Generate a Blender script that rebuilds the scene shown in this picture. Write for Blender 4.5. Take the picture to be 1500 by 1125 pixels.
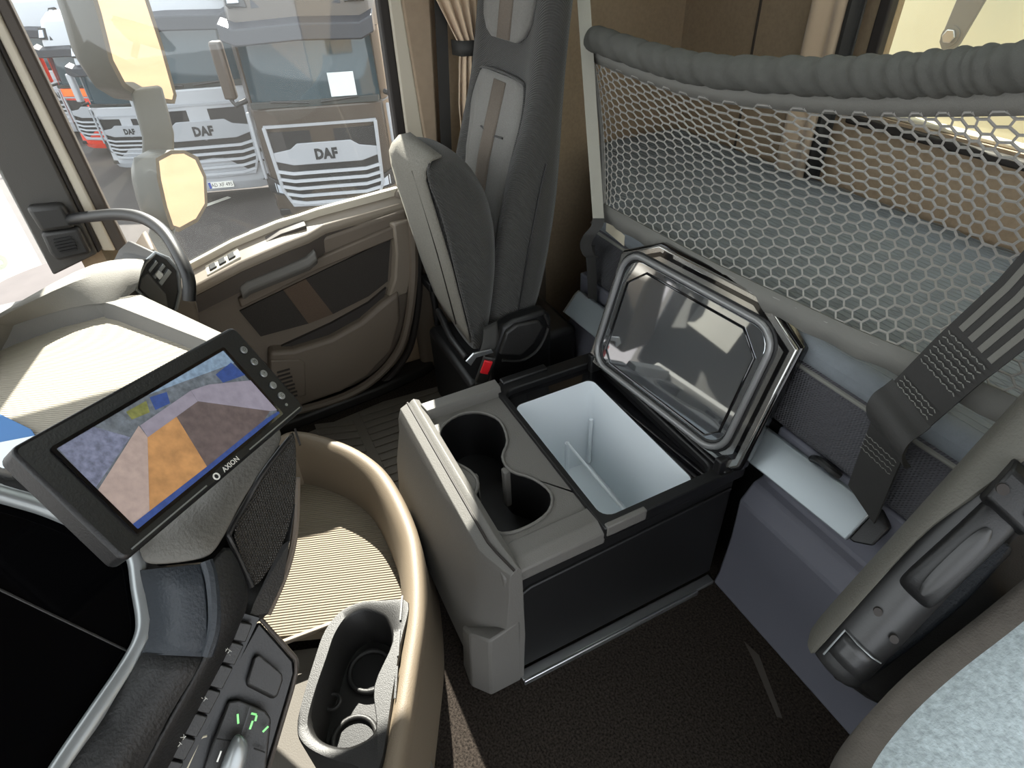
import bpy, bmesh, math, random
from mathutils import Vector, Matrix

random.seed(7)
for _o in list(bpy.data.objects):
    bpy.data.objects.remove(_o)
scene = bpy.context.scene
COL = scene.collection
R = math.radians

# ------------------------------------------------------------------ camera
cam_data = bpy.data.cameras.new('camera')
cam_data.sensor_width = 36.0
cam_data.lens = 36.0 * 890.0 / 1500.0
cam_data.clip_start = 0.02
cam_data.clip_end = 400
cam = bpy.data.objects.new('camera', cam_data)
COL.objects.link(cam)
_rot = Matrix([[-0.44563, 0.537476, -0.715914], [-0.894329, -0.302899, 0.329284], [-0.039868, 0.787002, 0.615661]])
cam.matrix_world = Matrix.Translation((0, 0, 1.45)) @ _rot.to_4x4()
scene.camera = cam

# ------------------------------------------------------------------ sky, sun, exposure
world = bpy.data.worlds.new('sky')
scene.world = world
world.use_nodes = True
bg = world.node_tree.nodes['Background']
bg.inputs[0].default_value = (0.90, 0.95, 1.0, 1)
bg.inputs[1].default_value = 2.0

sun_data = bpy.data.lights.new('sun', 'SUN')
sun_data.energy = 18.0
sun_data.color = (1.0, 0.95, 0.87)
sun_data.angle = R(0.6)
sun = bpy.data.objects.new('sun', sun_data)
COL.objects.link(sun)
SUN_TO = Vector((0.72, -0.17, 0.66)).normalized()
sun.rotation_euler = SUN_TO.to_track_quat('Z', 'Y').to_euler()
sun.location = (6, -2, 8)

scene.view_settings.view_transform = 'Standard'
scene.view_settings.look = 'None'
scene.view_settings.gamma = 1.0
scene.view_settings.use_curve_mapping = False
scene.view_settings.exposure = 0.8

# ------------------------------------------------------------------ materials
def srgb(r, g, b):
    f = lambda c: (c / 12.92) if c <= 0.04045 else ((c + 0.055) / 1.055) ** 2.4
    return (f(r / 255), f(g / 255), f(b / 255), 1)

MATS = {}
def mat(name, rgb, rough=0.6, metal=0.0, grain=0, gstr=0.15, vary=0.0, vscale=40, spec=0.5, coat=0.0,
        waves=None, sheen=0.0, emit=0.0):
    """principled material; grain = fine relief scale, vary = colour variation, waves = (scale, strength, rotation)"""
    m = bpy.data.materials.new(name)
    m.use_nodes = True
    nt = m.node_tree
    b = nt.nodes['Principled BSDF']
    col = srgb(*rgb)
    b.inputs['Base Color'].default_value = col
    b.inputs['Roughness'].default_value = rough
    b.inputs['Metallic'].default_value = metal
    b.inputs['Specular IOR Level'].default_value = spec
    b.inputs['Coat Weight'].default_value = coat
    b.inputs['Sheen Weight'].default_value = sheen
    tc = nt.nodes.new('ShaderNodeTexCoord')
    if vary > 0:
        n = nt.nodes.new('ShaderNodeTexNoise')
        n.inputs['Scale'].default_value = vscale
        n.inputs['Detail'].default_value = 4
        nt.links.new(tc.outputs['Object'], n.inputs['Vector'])
        r = nt.nodes.new('ShaderNodeValToRGB')
        r.color_ramp.elements[0].position = 0.3
        r.color_ramp.elements[1].position = 0.7
        r.color_ramp.elements[0].color = tuple(max(0, c * (1 - vary)) for c in col[:3]) + (1,)
        r.color_ramp.elements[1].color = tuple(min(1, c * (1 + vary)) for c in col[:3]) + (1,)
        nt.links.new(n.outputs['Fac'], r.inputs['Fac'])
        nt.links.new(r.outputs['Color'], b.inputs['Base Color'])
    prev = None
    if grain:
        n = nt.nodes.new('ShaderNodeTexNoise')
        n.inputs['Scale'].default_value = grain
        n.inputs['Detail'].default_value = 2
        nt.links.new(tc.outputs['Object'], n.inputs['Vector'])
        bp = nt.nodes.new('ShaderNodeBump')
        bp.inputs['Strength'].default_value = gstr
        bp.inputs['Distance'].default_value = 0.002
        nt.links.new(n.outputs['Fac'], bp.inputs['Height'])
        prev = bp
    for wv in (waves or []):
        mp = nt.nodes.new('ShaderNodeMapping')
        mp.inputs['Rotation'].default_value = wv[2]
        nt.links.new(tc.outputs['Object'], mp.inputs['Vector'])
        w = nt.nodes.new('ShaderNodeTexWave')
        w.inputs['Scale'].default_value = wv[0]
        nt.links.new(mp.outputs['Vector'], w.inputs['Vector'])
        bp = nt.nodes.new('ShaderNodeBump')
        bp.inputs['Strength'].default_value = wv[1]
        bp.inputs['Distance'].default_value = 0.003
        nt.links.new(w.outputs['Color'], bp.inputs['Height'])
        if prev:
            nt.links.new(prev.outputs['Normal'], bp.inputs['Normal'])
        prev = bp
    if prev:
        nt.links.new(prev.outputs['Normal'], b.inputs['Normal'])
    if emit:
        b.inputs['Emission Color'].default_value = col
        b.inputs['Emission Strength'].default_value = emit
    MATS[name] = m
    return m

def glass(name, tint, gloss=0.08, haze=0.0, hazecol=(0.9, 0.88, 0.82)):
    m = bpy.data.materials.new(name)
    m.use_nodes = True
    nt = m.node_tree
    nt.nodes.clear()
    out = nt.nodes.new('ShaderNodeOutputMaterial')
    tr = nt.nodes.new('ShaderNodeBsdfTransparent')
    tr.inputs[0].default_value = (*tint, 1)
    gl = nt.nodes.new('ShaderNodeBsdfGlossy')
    gl.inputs['Roughness'].default_value = 0.02
    mx = nt.nodes.new('ShaderNodeMixShader')
    mx.inputs[0].default_value = gloss
    nt.links.new(tr.outputs[0], mx.inputs[1])
    nt.links.new(gl.outputs[0], mx.inputs[2])
    last = mx
    if haze:
        tl = nt.nodes.new('ShaderNodeBsdfTranslucent')
        tl.inputs[0].default_value = (*hazecol, 1)
        m2 = nt.nodes.new('ShaderNodeMixShader')
        m2.inputs[0].default_value = haze
        nt.links.new(mx.outputs[0], m2.inputs[1])
        nt.links.new(tl.outputs[0], m2.inputs[2])
        last = m2
    nt.links.new(last.outputs[0], out.inputs[0])
    MATS[name] = m
    return m

P4 = math.pi / 4
mat('carpet', (42, 37, 33), 0.95, grain=400, gstr=0.9, vary=0.75, vscale=200, spec=0.1)
mat('scuff', (62, 57, 52), 0.95)
mat('rubber_mat', (86, 81, 74), 0.75, grain=300, gstr=0.3)
mat('tan_trim', (150, 132, 112), 0.8, grain=600, gstr=0.25, vary=0.06)
mat('brown_wall', (150, 131, 108), 0.9, grain=700, gstr=0.3, vary=0.08, vscale=90)
mat('roof_lining', (120, 114, 104), 0.9)
mat('light_trim', (188, 180, 164), 0.55)
mat('dark_seal', (40, 35, 32), 0.7)
mat('taupe_plastic', (98, 88, 77), 0.6, grain=500, gstr=0.2)
mat('taupe_light', (122, 112, 99), 0.5, grain=500, gstr=0.2)
mat('taupe_dark', (66, 59, 53), 0.6, grain=500, gstr=0.2)
mat('grey_plastic', (90, 88, 84), 0.6, grain=500, gstr=0.25)
mat('pillar_grey', (64, 62, 59), 0.7, grain=500, gstr=0.25)
mat('dash_pad', (104, 101, 94), 0.7, grain=450, gstr=0.3)
mat('dash_tray', (136, 129, 115), 0.7, waves=[(60, 0.5, (0, 0, 0.6))])
mat('tray_tan', (112, 100, 84), 0.55, grain=450, gstr=0.3)
mat('tray_rubber', (116, 106, 90), 0.8, waves=[(42, 0.9, (0, 0, 0.35))])
mat('dark_plastic', (34, 33, 32), 0.5, grain=450, gstr=0.25)
mat('black_plastic', (15, 15, 16), 0.45, grain=450, gstr=0.15)
mat('black_gloss', (12, 12, 14), 0.08, coat=0.5)
mat('panel_grey', (98, 96, 92), 0.6, grain=350, gstr=0.4)
mat('cooler_side', (11, 11, 12), 0.55, grain=300, gstr=0.1)
mat('cooler_white', (226, 232, 236), 0.35)
mat('lid_chrome', (186, 185, 182), 0.12, metal=0.85)
mat('lid_mirror', (196, 200, 204), 0.04, metal=0.9)
mat('gasket', (132, 132, 132), 0.35, metal=0.4)
mat('steel', (190, 192, 194), 0.3, metal=0.9)
mat('aluminium', (150, 158, 162), 0.4, metal=0.45)
mat('silver_trim', (146, 150, 151), 0.35, metal=0.6)
mat('bunk_grey', (94, 95, 104), 0.7, grain=500, gstr=0.2)
mat('mattress_side', (76, 76, 80), 0.95, waves=[(70, 0.5, (0, 0, P4)), (70, 0.5, (0, P4, 0))], vary=0.08, vscale=200)
mat('mattress_top', (116, 122, 127), 0.95, grain=350, gstr=0.4, vary=0.06)
mat('stitch', (122, 126, 128), 0.9)
mat('net_cord', (152, 150, 145), 0.8)
mat('net_sleeve', (78, 78, 74), 0.8, grain=700, gstr=0.3, vary=0.08, vscale=60)
mat('net_hem', (112, 111, 106), 0.9, grain=600, gstr=0.3)
mat('webbing_light', (150, 148, 138), 0.85, grain=700, gstr=0.3)
mat('webbing_dark', (44, 43, 41), 0.7, grain=700, gstr=0.3)
mat('webbing_stripe', (104, 103, 97), 0.8, grain=700, gstr=0.3)
mat('stitch_grey', (120, 120, 114), 0.9)
mat('seat_side', (56, 55, 53), 0.95, waves=[(80, 0.55, (0, P4, P4))], vary=0.12, vscale=300, sheen=0.2)
mat('seat_centre', (112, 110, 106), 0.95, grain=500, gstr=0.5, vary=0.12, vscale=300, sheen=0.2)
mat('seat_stripe', (106, 97, 88), 0.95, grain=500, gstr=0.5, vary=0.12, vscale=300)
mat('seat_under', (112, 109, 101), 0.95, grain=400, gstr=0.6, vary=0.2, vscale=300)
mat('door_fabric', (48, 44, 40), 0.95, grain=600, gstr=0.5, vary=0.2, vscale=400)
mat('door_fabric_brown', (82, 68, 56), 0.95, grain=600, gstr=0.5, vary=0.15, vscale=400)
mat('curtain_tan', (196, 174, 148), 0.95, grain=400, gstr=0.2, sheen=0.3)
mat('red_plastic', (206, 32, 40), 0.4)
mat('leather_grey', (84, 81, 75), 0.6, grain=260, gstr=0.5)
mat('leather_blue', (36, 41, 47), 0.6, grain=300, gstr=0.5)
mat('leather_black', (17, 17, 17), 0.6, grain=300, gstr=0.4)
mat('wing_texture', (54, 50, 45), 0.5, waves=[(120, 0.8, (0.3, P4, P4)), (120, 0.8, (0.3, -P4, P4))])
mat('display_glass', (4, 4, 5), 0.06, spec=0.12)
mat('white_paint', (222, 224, 222), 0.5)
mat('print_white', (230, 230, 225), 0.6)
mat('print_green', (130, 220, 130), 0.6, emit=0.4)
mat('seat_cover', (160, 171, 174), 0.98, grain=200, gstr=0.9, vary=0.22, vscale=130, sheen=0.4)
mat('cover_edge', (84, 79, 73), 0.98, grain=300, gstr=0.6, vary=0.1)
mat('armrest_soft', (88, 86, 79), 0.6, grain=250, gstr=0.5)
mat('armrest_shell', (40, 40, 40), 0.38, grain=300, gstr=0.08)
mat('mirror_shell', (72, 72, 67), 0.45)
mat('mirror_glass', (235, 228, 215), 0.02, metal=1.0)
mat('asphalt', (66, 62, 61), 0.95, grain=30, gstr=0.4, vary=0.12, vscale=2)
mat('sand', (124, 104, 84), 0.95, vary=0.15, vscale=0.6)
mat('line_white', (226, 224, 214), 0.9)
mat('truck_white', (170, 174, 180), 0.3, coat=0.5)
mat('truck_brown', (66, 58, 51), 0.35, coat=0.2)
mat('truck_red', (214, 60, 40), 0.35, coat=0.5)
mat('truck_black', (34, 35, 38), 0.4)
mat('truck_visor', (30, 34, 44), 0.4)
mat('truck_glass', (40, 62, 72), 0.05, spec=0.7)
mat('truck_silver', (156, 160, 166), 0.4)
mat('truck_inner', (48, 52, 52), 0.6)
mat('tyre', (30, 30, 30), 0.9)
mat('lamp_glass', (200, 210, 222), 0.1, metal=0.3)
mat('badge_dark', (40, 42, 46), 0.4)
mat('plate_white', (236, 236, 230), 0.5)
mat('plate_blue', (40, 70, 160), 0.5)
mat('orange_strip', (244, 120, 50), 0.5)
mat('cream_panel', (236, 234, 206), 0.6, vary=0.03, vscale=3)
mat('bracket_grey', (132, 134, 134), 0.5, metal=0.3)
mat('paper_blue', (62, 108, 160), 0.8)
mat('paper_white', (214, 224, 228), 0.8)
mat('sticker_green', (30, 110, 60), 0.6)
mat('leaf', (172, 178, 84), 0.9, vary=0.25, vscale=3)
mat('bark', (96, 80, 64), 0.95)
mat('label_cream', (206, 198, 176), 0.8)
glass('window_glass', (0.86, 0.87, 0.86), 0.03, haze=0.004)
glass('rear_glass', (0.9, 0.92, 0.88), 0.03, haze=0.01)
glass('windscreen_glass', (0.97, 0.98, 0.96), 0.03, haze=0.16)  # translucent haze whitens the view through the pane

# ------------------------------------------------------------------ mesh helpers
def V(p):
    return Vector(p)

def merge(*parts):
    vs, fs = [], []
    for v, f in parts:
        n = len(vs)
        vs += [tuple(p) for p in v]
        fs += [tuple(i + n for i in q) for q in f]
    return vs, fs

def box(lo, hi):
    x0, y0, z0 = lo
    x1, y1, z1 = hi
    v = [(x0, y0, z0), (x1, y0, z0), (x1, y1, z0), (x0, y1, z0), (x0, y0, z1), (x1, y0, z1), (x1, y1, z1), (x0, y1, z1)]
    return v, [(0, 3, 2, 1), (4, 5, 6, 7), (0, 1, 5, 4), (1, 2, 6, 5), (2, 3, 7, 6), (3, 0, 4, 7)]

def prism(poly, vec):
    """a 3D polygon extruded along vec"""
    n = len(poly)
    a = [V(p) for p in poly]
    b = [p + V(vec) for p in a]
    f = [tuple(range(n))[::-1], tuple(range(n, 2 * n))]
    f += [(i, (i + 1) % n, n + (i + 1) % n, n + i) for i in range(n)]
    return a + b, f

def yz(poly, x0, x1):
    return prism([(x0, y, z) for y, z in poly], (x1 - x0, 0, 0))

def xy(poly, z0, z1):
    return prism([(x, y, z0) for x, y in poly], (0, 0, z1 - z0))

def xz(poly, y0, y1):
    return prism([(x, y0, z) for x, z in poly], (0, y1 - y0, 0))

def loft(rings, caps=True, closed=True):
    n = len(rings[0])
    vs = [tuple(p) for r in rings for p in r]
    fs = []
    for i in range(len(rings) - 1):
        for j in range(n if closed else n - 1):
            k = (j + 1) % n
            fs.append((i * n + j, i * n + k, (i + 1) * n + k, (i + 1) * n + j))
    if caps and closed:
        fs.append(tuple(range(n))[::-1])
        fs.append(tuple((len(rings) - 1) * n + j for j in range(n)))
    return vs, fs

def smooth_path(pts, per=6, closed=False):
    pts = [V(p) for p in pts]
    n = len(pts)
    out = []
    rng = range(n) if closed else range(n - 1)
    for i in rng:
        if closed:
            p0, p1, p2, p3 = pts[(i - 1) % n], pts[i], pts[(i + 1) % n], pts[(i + 2) % n]
        else:
            p0, p1, p2, p3 = pts[max(i - 1, 0)], pts[i], pts[i + 1], pts[min(i + 2, n - 1)]
        for k in range(per):
            t = k / per
            out.append(0.5 * ((2 * p1) + (p2 - p0) * t + (2 * p0 - 5 * p1 + 4 * p2 - p3) * t * t + (3 * p1 - p0 - 3 * p2 + p3) * t ** 3))
    if not closed:
        out.append(pts[-1])
    return out

def sweep(path, prof, up=(0, 0, 1), closed=False, scales=None, caps=True):
    """2D profile (side, up) swept along a path"""
    path = [V(p) for p in path]
    n = len(path)
    rings = []
    for i, p in enumerate(path):
        if closed:
            t = path[(i + 1) % n] - path[(i - 1) % n]
        else:
            t = path[min(i + 1, n - 1)] - path[max(i - 1, 0)]
        t.normalize()
        s = t.cross(V(up))
        if s.length < 1e-6:
            s = V((1, 0, 0))
        s.normalize()
        u = s.cross(t)
        k = scales[i] if scales else 1.0
        rings.append([p + s * a * k + u * b * k for a, b in prof])
    if closed:
        rings.append(rings[0])
        m = len(prof)
        vs, fs = loft(rings[:-1], caps=False)
        L = (len(rings) - 2) * m
        for j in range(m):
            k2 = (j + 1) % m
            fs.append((L + j, L + k2, k2, j))
        return vs, fs
    return loft(rings, caps=caps)

def circ(r, n=10, ry=None):
    ry = r if ry is None else ry
    return [(r * math.cos(2 * math.pi * i / n), ry * math.sin(2 * math.pi * i / n)) for i in range(n)]

def tube(path, r, n=10, closed=False, up=(0, 0, 1), scales=None):
    return sweep(path, circ(r, n), up, closed, scales)

def ribbon(path, w, t, up=(0, 0, 1)):
    return sweep(path, [(-w / 2, -t / 2), (w / 2, -t / 2), (w / 2, t / 2), (-w / 2, t / 2)], up)

def belt(path, side, w, t):
    """flat webbing: a path with a fixed width direction"""
    path = [V(p) for p in path]
    side = V(side).normalized()
    n = len(path)
    rings = []
    for i, p in enumerate(path):
        d = (path[min(i + 1, n - 1)] - path[max(i - 1, 0)]).normalized()
        u = d.cross(side).normalized()
        rings.append([p - side * (w / 2) - u * (t / 2), p + side * (w / 2) - u * (t / 2), p + side * (w / 2) + u * (t / 2), p - side * (w / 2) + u * (t / 2)])
    return loft(rings)

def rrect(w, h, r, n=4, chamfer=None):
    """rounded rectangle loop centred on the origin"""
    pts = []
    for cx, cy, a0 in ((w / 2 - r, h / 2 - r, 0), (-w / 2 + r, h / 2 - r, 90), (-w / 2 + r, -h / 2 + r, 180), (w / 2 - r, -h / 2 + r, 270)):
        for k in range(n + 1):
            a = R(a0 + 90 * k / n)
            pts.append((cx + r * math.cos(a), cy + r * math.sin(a)))
    return pts

def frame_map(o, ex, ey, ez):
    o, ex, ey, ez = V(o), V(ex), V(ey), V(ez)
    return lambda a, b, c=0.0: o + ex * a + ey * b + ez * c

def slab(poly, fm, c0, c1):
    """2D polygon placed in a frame and given thickness"""
    n = len(poly)
    v = [fm(a, b, c0) for a, b in poly] + [fm(a, b, c1) for a, b in poly]
    f = [tuple(range(n))[::-1], tuple(range(n, 2 * n))]
    f += [(i, (i + 1) % n, n + (i + 1) % n, n + i) for i in range(n)]
    return v, f

def ring_slab(outer, inner, fm, c0, c1):
    n = len(outer)
    v = [fm(a, b, c0) for a, b in outer] + [fm(a, b, c1) for a, b in outer] + [fm(a, b, c0) for a, b in inner] + [fm(a, b, c1) for a, b in inner]
    f = []
    for i in range(n):
        j = (i + 1) % n
        f += [(i, j, n + j, n + i), (2 * n + i, 3 * n + i, 3 * n + j, 2 * n + j), (n + i, n + j, 3 * n + j, 3 * n + i), (i, 2 * n + i, 2 * n + j, j)]
    return v, f

def grid(fn, nu, nv):
    v = [fn(i / nu, j / nv) for j in range(nv + 1) for i in range(nu + 1)]
    w = nu + 1
    f = [(j * w + i, j * w + i + 1, (j + 1) * w + i + 1, (j + 1) * w + i) for j in range(nv) for i in range(nu)]
    return v, f

def root_of(o):
    while o.parent:
        o = o.parent
    return o

def mk(name, shape, material, parent=None, smooth=35, bevel=0, seg=2, sub=0, solid=0, label=None, kind=None):
    vs, fs = shape
    off = Vector((0, 0, 0))
    if parent is not None:
        off = root_of(parent).location.copy()
    me = bpy.data.meshes.new(name)
    me.from_pydata([tuple(V(p) - off) for p in vs], [], [tuple(q) for q in fs])
    bm = bmesh.new()
    bm.from_mesh(me)
    bmesh.ops.recalc_face_normals(bm, faces=bm.faces)
    bm.to_mesh(me)
    bm.free()
    mats = material if isinstance(material, (list, tuple)) else [material]
    for m_ in mats:
        me.materials.append(MATS[m_])
    if smooth:
        for p in me.polygons:
            p.use_smooth = True
        me.set_sharp_from_angle(angle=R(smooth))
    o = bpy.data.objects.new(name, me)
    COL.objects.link(o)
    if parent is not None:
        o.parent = parent
    if solid:
        md = o.modifiers.new('solid', 'SOLIDIFY')
        md.thickness = solid
        md.offset = 0
    if bevel:
        md = o.modifiers.new('bevel', 'BEVEL')
        md.width = bevel
        md.segments = seg
        md.limit_method = 'ANGLE'
        md.angle_limit = R(30)
        md.harden_normals = False
    if sub:
        md = o.modifiers.new('sub', 'SUBSURF')
        md.levels = sub
        md.render_levels = sub
    if label:
        o['label'] = label
    if kind:
        o['kind'] = kind
    return o

def tag(o, label, cat, group=None, kind=None):
    o['label'] = label
    o['category'] = cat
    if group:
        o['group'] = group
    if kind:
        o['kind'] = kind
    return o

def thing(name, label, cat, loc, group=None, kind=None):
    o = bpy.data.objects.new(name, None)
    o.empty_display_size = 0.05
    COL.objects.link(o)
    o.location = loc
    return tag(o, label, cat, group, kind)

def text_shape(body, fm, height, depth=0.001, spacing=1.0, bold=0.0):
    """lettering laid in a frame: centred, given letter height, as a mesh shape"""
    cu = bpy.data.curves.new('lettering', 'FONT')
    cu.body = body
    cu.align_x = 'CENTER'
    cu.align_y = 'CENTER'
    cu.size = height * 1.4
    cu.space_character = spacing
    cu.offset = bold
    cu.resolution_u = 2
    o = bpy.data.objects.new('lettering', cu)
    COL.objects.link(o)
    me = bpy.data.meshes.new_from_object(o.evaluated_get(bpy.context.evaluated_depsgraph_get()))
    vs = [tuple(fm(p.co.x, p.co.y, depth)) for p in me.vertices]
    fs = [tuple(p.vertices) for p in me.polygons]
    bpy.data.objects.remove(o)
    bpy.data.curves.remove(cu)
    bpy.data.meshes.remove(me)
    return vs, fs

def hex_net(fn, nu, nv, r, gap=0.36):
    """a honeycomb of cords; fn maps (u, v) in 0..1 to a point. Flat-topped cells, nu columns, nv rows"""
    pts, idx, edges = [], {}, []
    def node(a, b):
        k = (round(a * 6), round(b * 6))
        if k not in idx:
            idx[k] = len(pts)
            pts.append((a, b))
        return idx[k]
    seen = set()
    for i in range(nu):
        for j in range(nv):
            cx = i * 1.0 + 0.5
            cy = j * 1.0 + (0.5 if i % 2 else 0.0) + 0.5
            hx = [(cx - 2 / 3, cy), (cx - 1 / 3, cy + 0.5), (cx + 1 / 3, cy + 0.5), (cx + 2 / 3, cy), (cx + 1 / 3, cy - 0.5), (cx - 1 / 3, cy - 0.5)]
            ids = [node(*h) for h in hx]
            for k in range(6):
                e = tuple(sorted((ids[k], ids[(k + 1) % 6])))
                if e not in seen:
                    seen.add(e)
                    edges.append(e)
    W, Hh = nu + 0.2, nv + 0.5
    P = [V(fn(min(max(a / W, 0), 1), min(max(b / Hh, 0), 1))) for a, b in pts]
    vs, fs = [], []
    for a, b in edges:
        p, q = P[a], P[b]
        t = q - p
        if t.length < 1e-5:
            continue
        t.normalize()
        s = t.cross(V((0, 1, 0.31)))
        s.normalize()
        u = t.cross(s)
        n = len(vs)
        for c in (p, q):
            for ang in (0, 1, 2, 3):
                cs, sn = (1, 0, -1, 0)[ang], (0, 1, 0, -1)[ang]
                vs.append(c + (s * cs + u * sn) * r)
        for k in range(4):
            k2 = (k + 1) % 4
            fs.append((n + k, n + k2, n + 4 + k2, n + 4 + k))
    return vs, fs

# ================================================================== SETTING
floor = mk('floor', box((-0.6, -1.7, -0.03), (2.0, 0.95, 0.0)), 'carpet')
tag(floor, 'dark brown carpet covering the cab floor', 'floor', kind='structure')
ceiling = mk('ceiling', merge(box((-0.6, -1.72, 2.1), (0.2, 0.6, 2.14)), box((1.1, -1.72, 2.1), (2.05, 0.6, 2.14)), box((0.2, -1.72, 2.1), (1.1, -1.25, 2.14)), box((0.2, -0.45, 2.1), (1.1, 0.6, 2.14))), 'roof_lining')
tag(ceiling, 'pale roof lining over the cab', 'ceiling', kind='structure')
w4 = thing('fill_hatch', 'added unseen roof hatch letting sky light onto the bunk', 'window', (0.65, -0.85, 2.1), kind='structure')  # hatch added out of view to let sky light into the rear
mk('pane', box((0.19, -1.26, 2.125), (1.11, -0.44, 2.13)), 'rear_glass', w4)
mk('frame', ring_slab(rrect(0.98, 0.88, 0.04), rrect(0.88, 0.78, 0.03), frame_map((0.65, -0.85, 2.085), (1, 0, 0), (0, 1, 0), (0, 0, 1)), 0, 0.015), 'roof_lining', w4)
wall_right = mk('wall_right', merge(box((1.97, -1.72, -0.03), (2.03, -0.62, 2.1)), box((1.97, -0.62, 1.57), (2.03, 0.32, 2.1)),
                                    box((1.97, -0.62, -0.03), (2.03, 0.32, 0.5)), box((1.97, 0.32, -0.03), (2.03, 0.42, 2.1))), 'brown_wall')
tag(wall_right, 'brown lined side wall of the cab behind the passenger seat', 'wall', kind='structure')
wall_left = mk('wall_left', merge(box((-0.66, -1.72, -0.03), (-0.6, -0.75, 2.1)), box((-0.66, -0.75, 1.75), (-0.6, 0.8, 2.1)), box((-0.66, 0.45, -0.03), (-0.6, 0.8, 1.75))), 'brown_wall')
tag(wall_left, 'lined driver side wall around the open driver door', 'wall', kind='structure')
scf = mk('scuff_mark', prism([(0.4774, -0.8151, 0.0005), (0.4342, -0.8221, 0.0005), (0.3018, -0.7621, 0.0005), (0.3095, -0.7536, 0.0005), (0.4301, -0.8008, 0.0005)], (0, 0, 0.001)), 'scuff', floor, smooth=0)
# back wall with the rear window opening
WX0, WX1, WZ0, WZ1 = -0.3, 1.20, 0.965, 1.62
wall_back = mk('wall_back', merge(box((-0.6, -1.72, -0.03), (1.97, -1.65, WZ0)), box((WX1, -1.72, WZ0), (1.97, -1.65, 2.1)),
                                  box((-0.6, -1.72, WZ1), (WX1, -1.65, 2.1)), box((-0.6, -1.72, WZ0), (WX0, -1.65, WZ1))), 'brown_wall')
tag(wall_back, 'brown fabric lined rear wall behind the bunk', 'wall', kind='structure')
for xs in (1.62, 1.30):
    mk('wall_panel_seam', box((xs - 0.003, -1.65, 0.75), (xs + 0.003, -1.645, 2.09)), 'taupe_dark', wall_back)
wall_front = mk('wall_front', merge(box((-0.6, 0.45, 1.68), (2.0, 0.62, 2.1)), box((-0.6, 0.8, -0.03), (2.0, 0.9, 0.7))), 'grey_plastic')
tag(wall_front, 'front bulkhead and header of the cab around the windscreen', 'wall', kind='structure')

# rear window
w3 = thing('window_3', 'rear cab window above the bunk showing a cream panel outside', 'window', (0.5, -1.66, WZ0), kind='structure')
mk('pane', box((WX0, -1.70, WZ0), (WX1, -1.695, WZ1)), 'rear_glass', w3)
mk('seal', merge(box((WX1 - 0.025, -1.665, WZ0), (WX1 + 0.01, -1.635, WZ1)), box((WX0, -1.665, WZ1 - 0.02), (WX1, -1.635, WZ1))), 'dark_seal', w3, bevel=0.006)
mk('sill', box((WX0, -1.66, WZ0 - 0.03), (WX1 + 0.01, -1.63, WZ0 - 0.008)), 'dark_seal', w3, bevel=0.006)
mk('frame', box((WX0, -1.69, WZ0), (WX1 - 0.02, -1.66, WZ0 + 0.012)), 'label_cream', w3, bevel=0.004)
# cream bulkhead with a bracket outside the rear window
tag(mk('trailer_bulkhead', merge(box((-1.2, -2.5, 0.2), (2.6, -2.42, 2.6)), box((0.86, -2.42, 0.2), (0.885, -2.405, 2.6)), box((0.3, -2.42, 0.2), (0.325, -2.405, 2.6))), 'cream_panel', bevel=0.01),
    'cream painted bulkhead outside the rear window', 'bulkhead')
hb = thing('hinge_bracket', 'grey steel strap bracket with a bolt outside the rear window', 'bracket', (0.95, -2.3, 1.2))
bfm = frame_map((1.3867, -2.28, 1.0677), (1, 0, 0), (0.0, 0, 1), (0, 1, 0))
mk('arm', slab([(-0.036, -0.02), (-0.02, -0.042), (0.012, -0.045), (0.032, -0.02), (-0.01, 0.5), (-0.16, 0.5)], bfm, 0, 0.012), 'bracket_grey', hb, bevel=0.003)
bolt = mk('bolt', slab([(0.022 * math.cos(R(60 * k)), 0.022 * math.sin(R(60 * k))) for k in range(6)], bfm, 0.012, 0.026), 'steel', hb, bevel=0.003)
mk('washer', slab(circ(0.03, 16), bfm, 0.012, 0.016), 'bracket_grey', bolt)

# sleeper curtain beside the rear window: two hanging strips
rc = thing('window_curtain', 'tan curtain gathered at the left edge of the rear window', 'curtain', (1.25, -1.6, 0.8))
mk('fabric', grid(lambda u, v: V((1.385 - 0.115 * u + 0.0 * v, -1.60 + 0.012 * math.sin(u * 9), 0.76 + 0.9 * v)), 14, 4), 'curtain_tan', rc, solid=0.006)
mk('edge_band', grid(lambda u, v: V((1.265 - 0.045 * u, -1.595 + 0.01 * math.sin(u * 6), 0.78 + 0.88 * v)), 6, 4), 'webbing_dark', rc, solid=0.006)

# B pillar trims, one vertical strip after the other
def strip(name, pts, d, m, label, cat='trim'):
    o = mk(name, prism(pts, (d, 0, 0)), m, bevel=0.006)
    return tag(o, label, cat, kind='structure')
strip('trim_1', [(1.94, -0.5476, 1.5533), (1.94, -0.5771, 1.5529), (1.94, -0.5709, 0.8661), (1.94, -0.5606, 0.6044), (1.94, -0.5272, 0.6121), (1.94, -0.5376, 0.8717)], 0.04, 'dark_seal', 'dark rubber seal at the rear edge of the passenger door window')
strip('trim_2', [(1.935, -0.5756, 1.5526), (1.935, -0.5984, 1.5522), (1.935, -0.628, 0.8576), (1.935, -0.6127, 0.5944), (1.935, -0.5592, 0.6066), (1.935, -0.5694, 0.8676)], 0.04, 'light_trim', 'pale painted body pillar strip behind the passenger door window')
strip('trim_3', [(1.93, -0.5969, 1.552), (1.93, -0.7122, 1.5501), (1.93, -0.6678, 0.8521), (1.93, -0.6414, 0.3473), (1.93, -0.5862, 0.3629), (1.93, -0.6264, 0.8591)], 0.045, 'tan_trim', 'tan fabric covered pillar between window and curtain')
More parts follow.
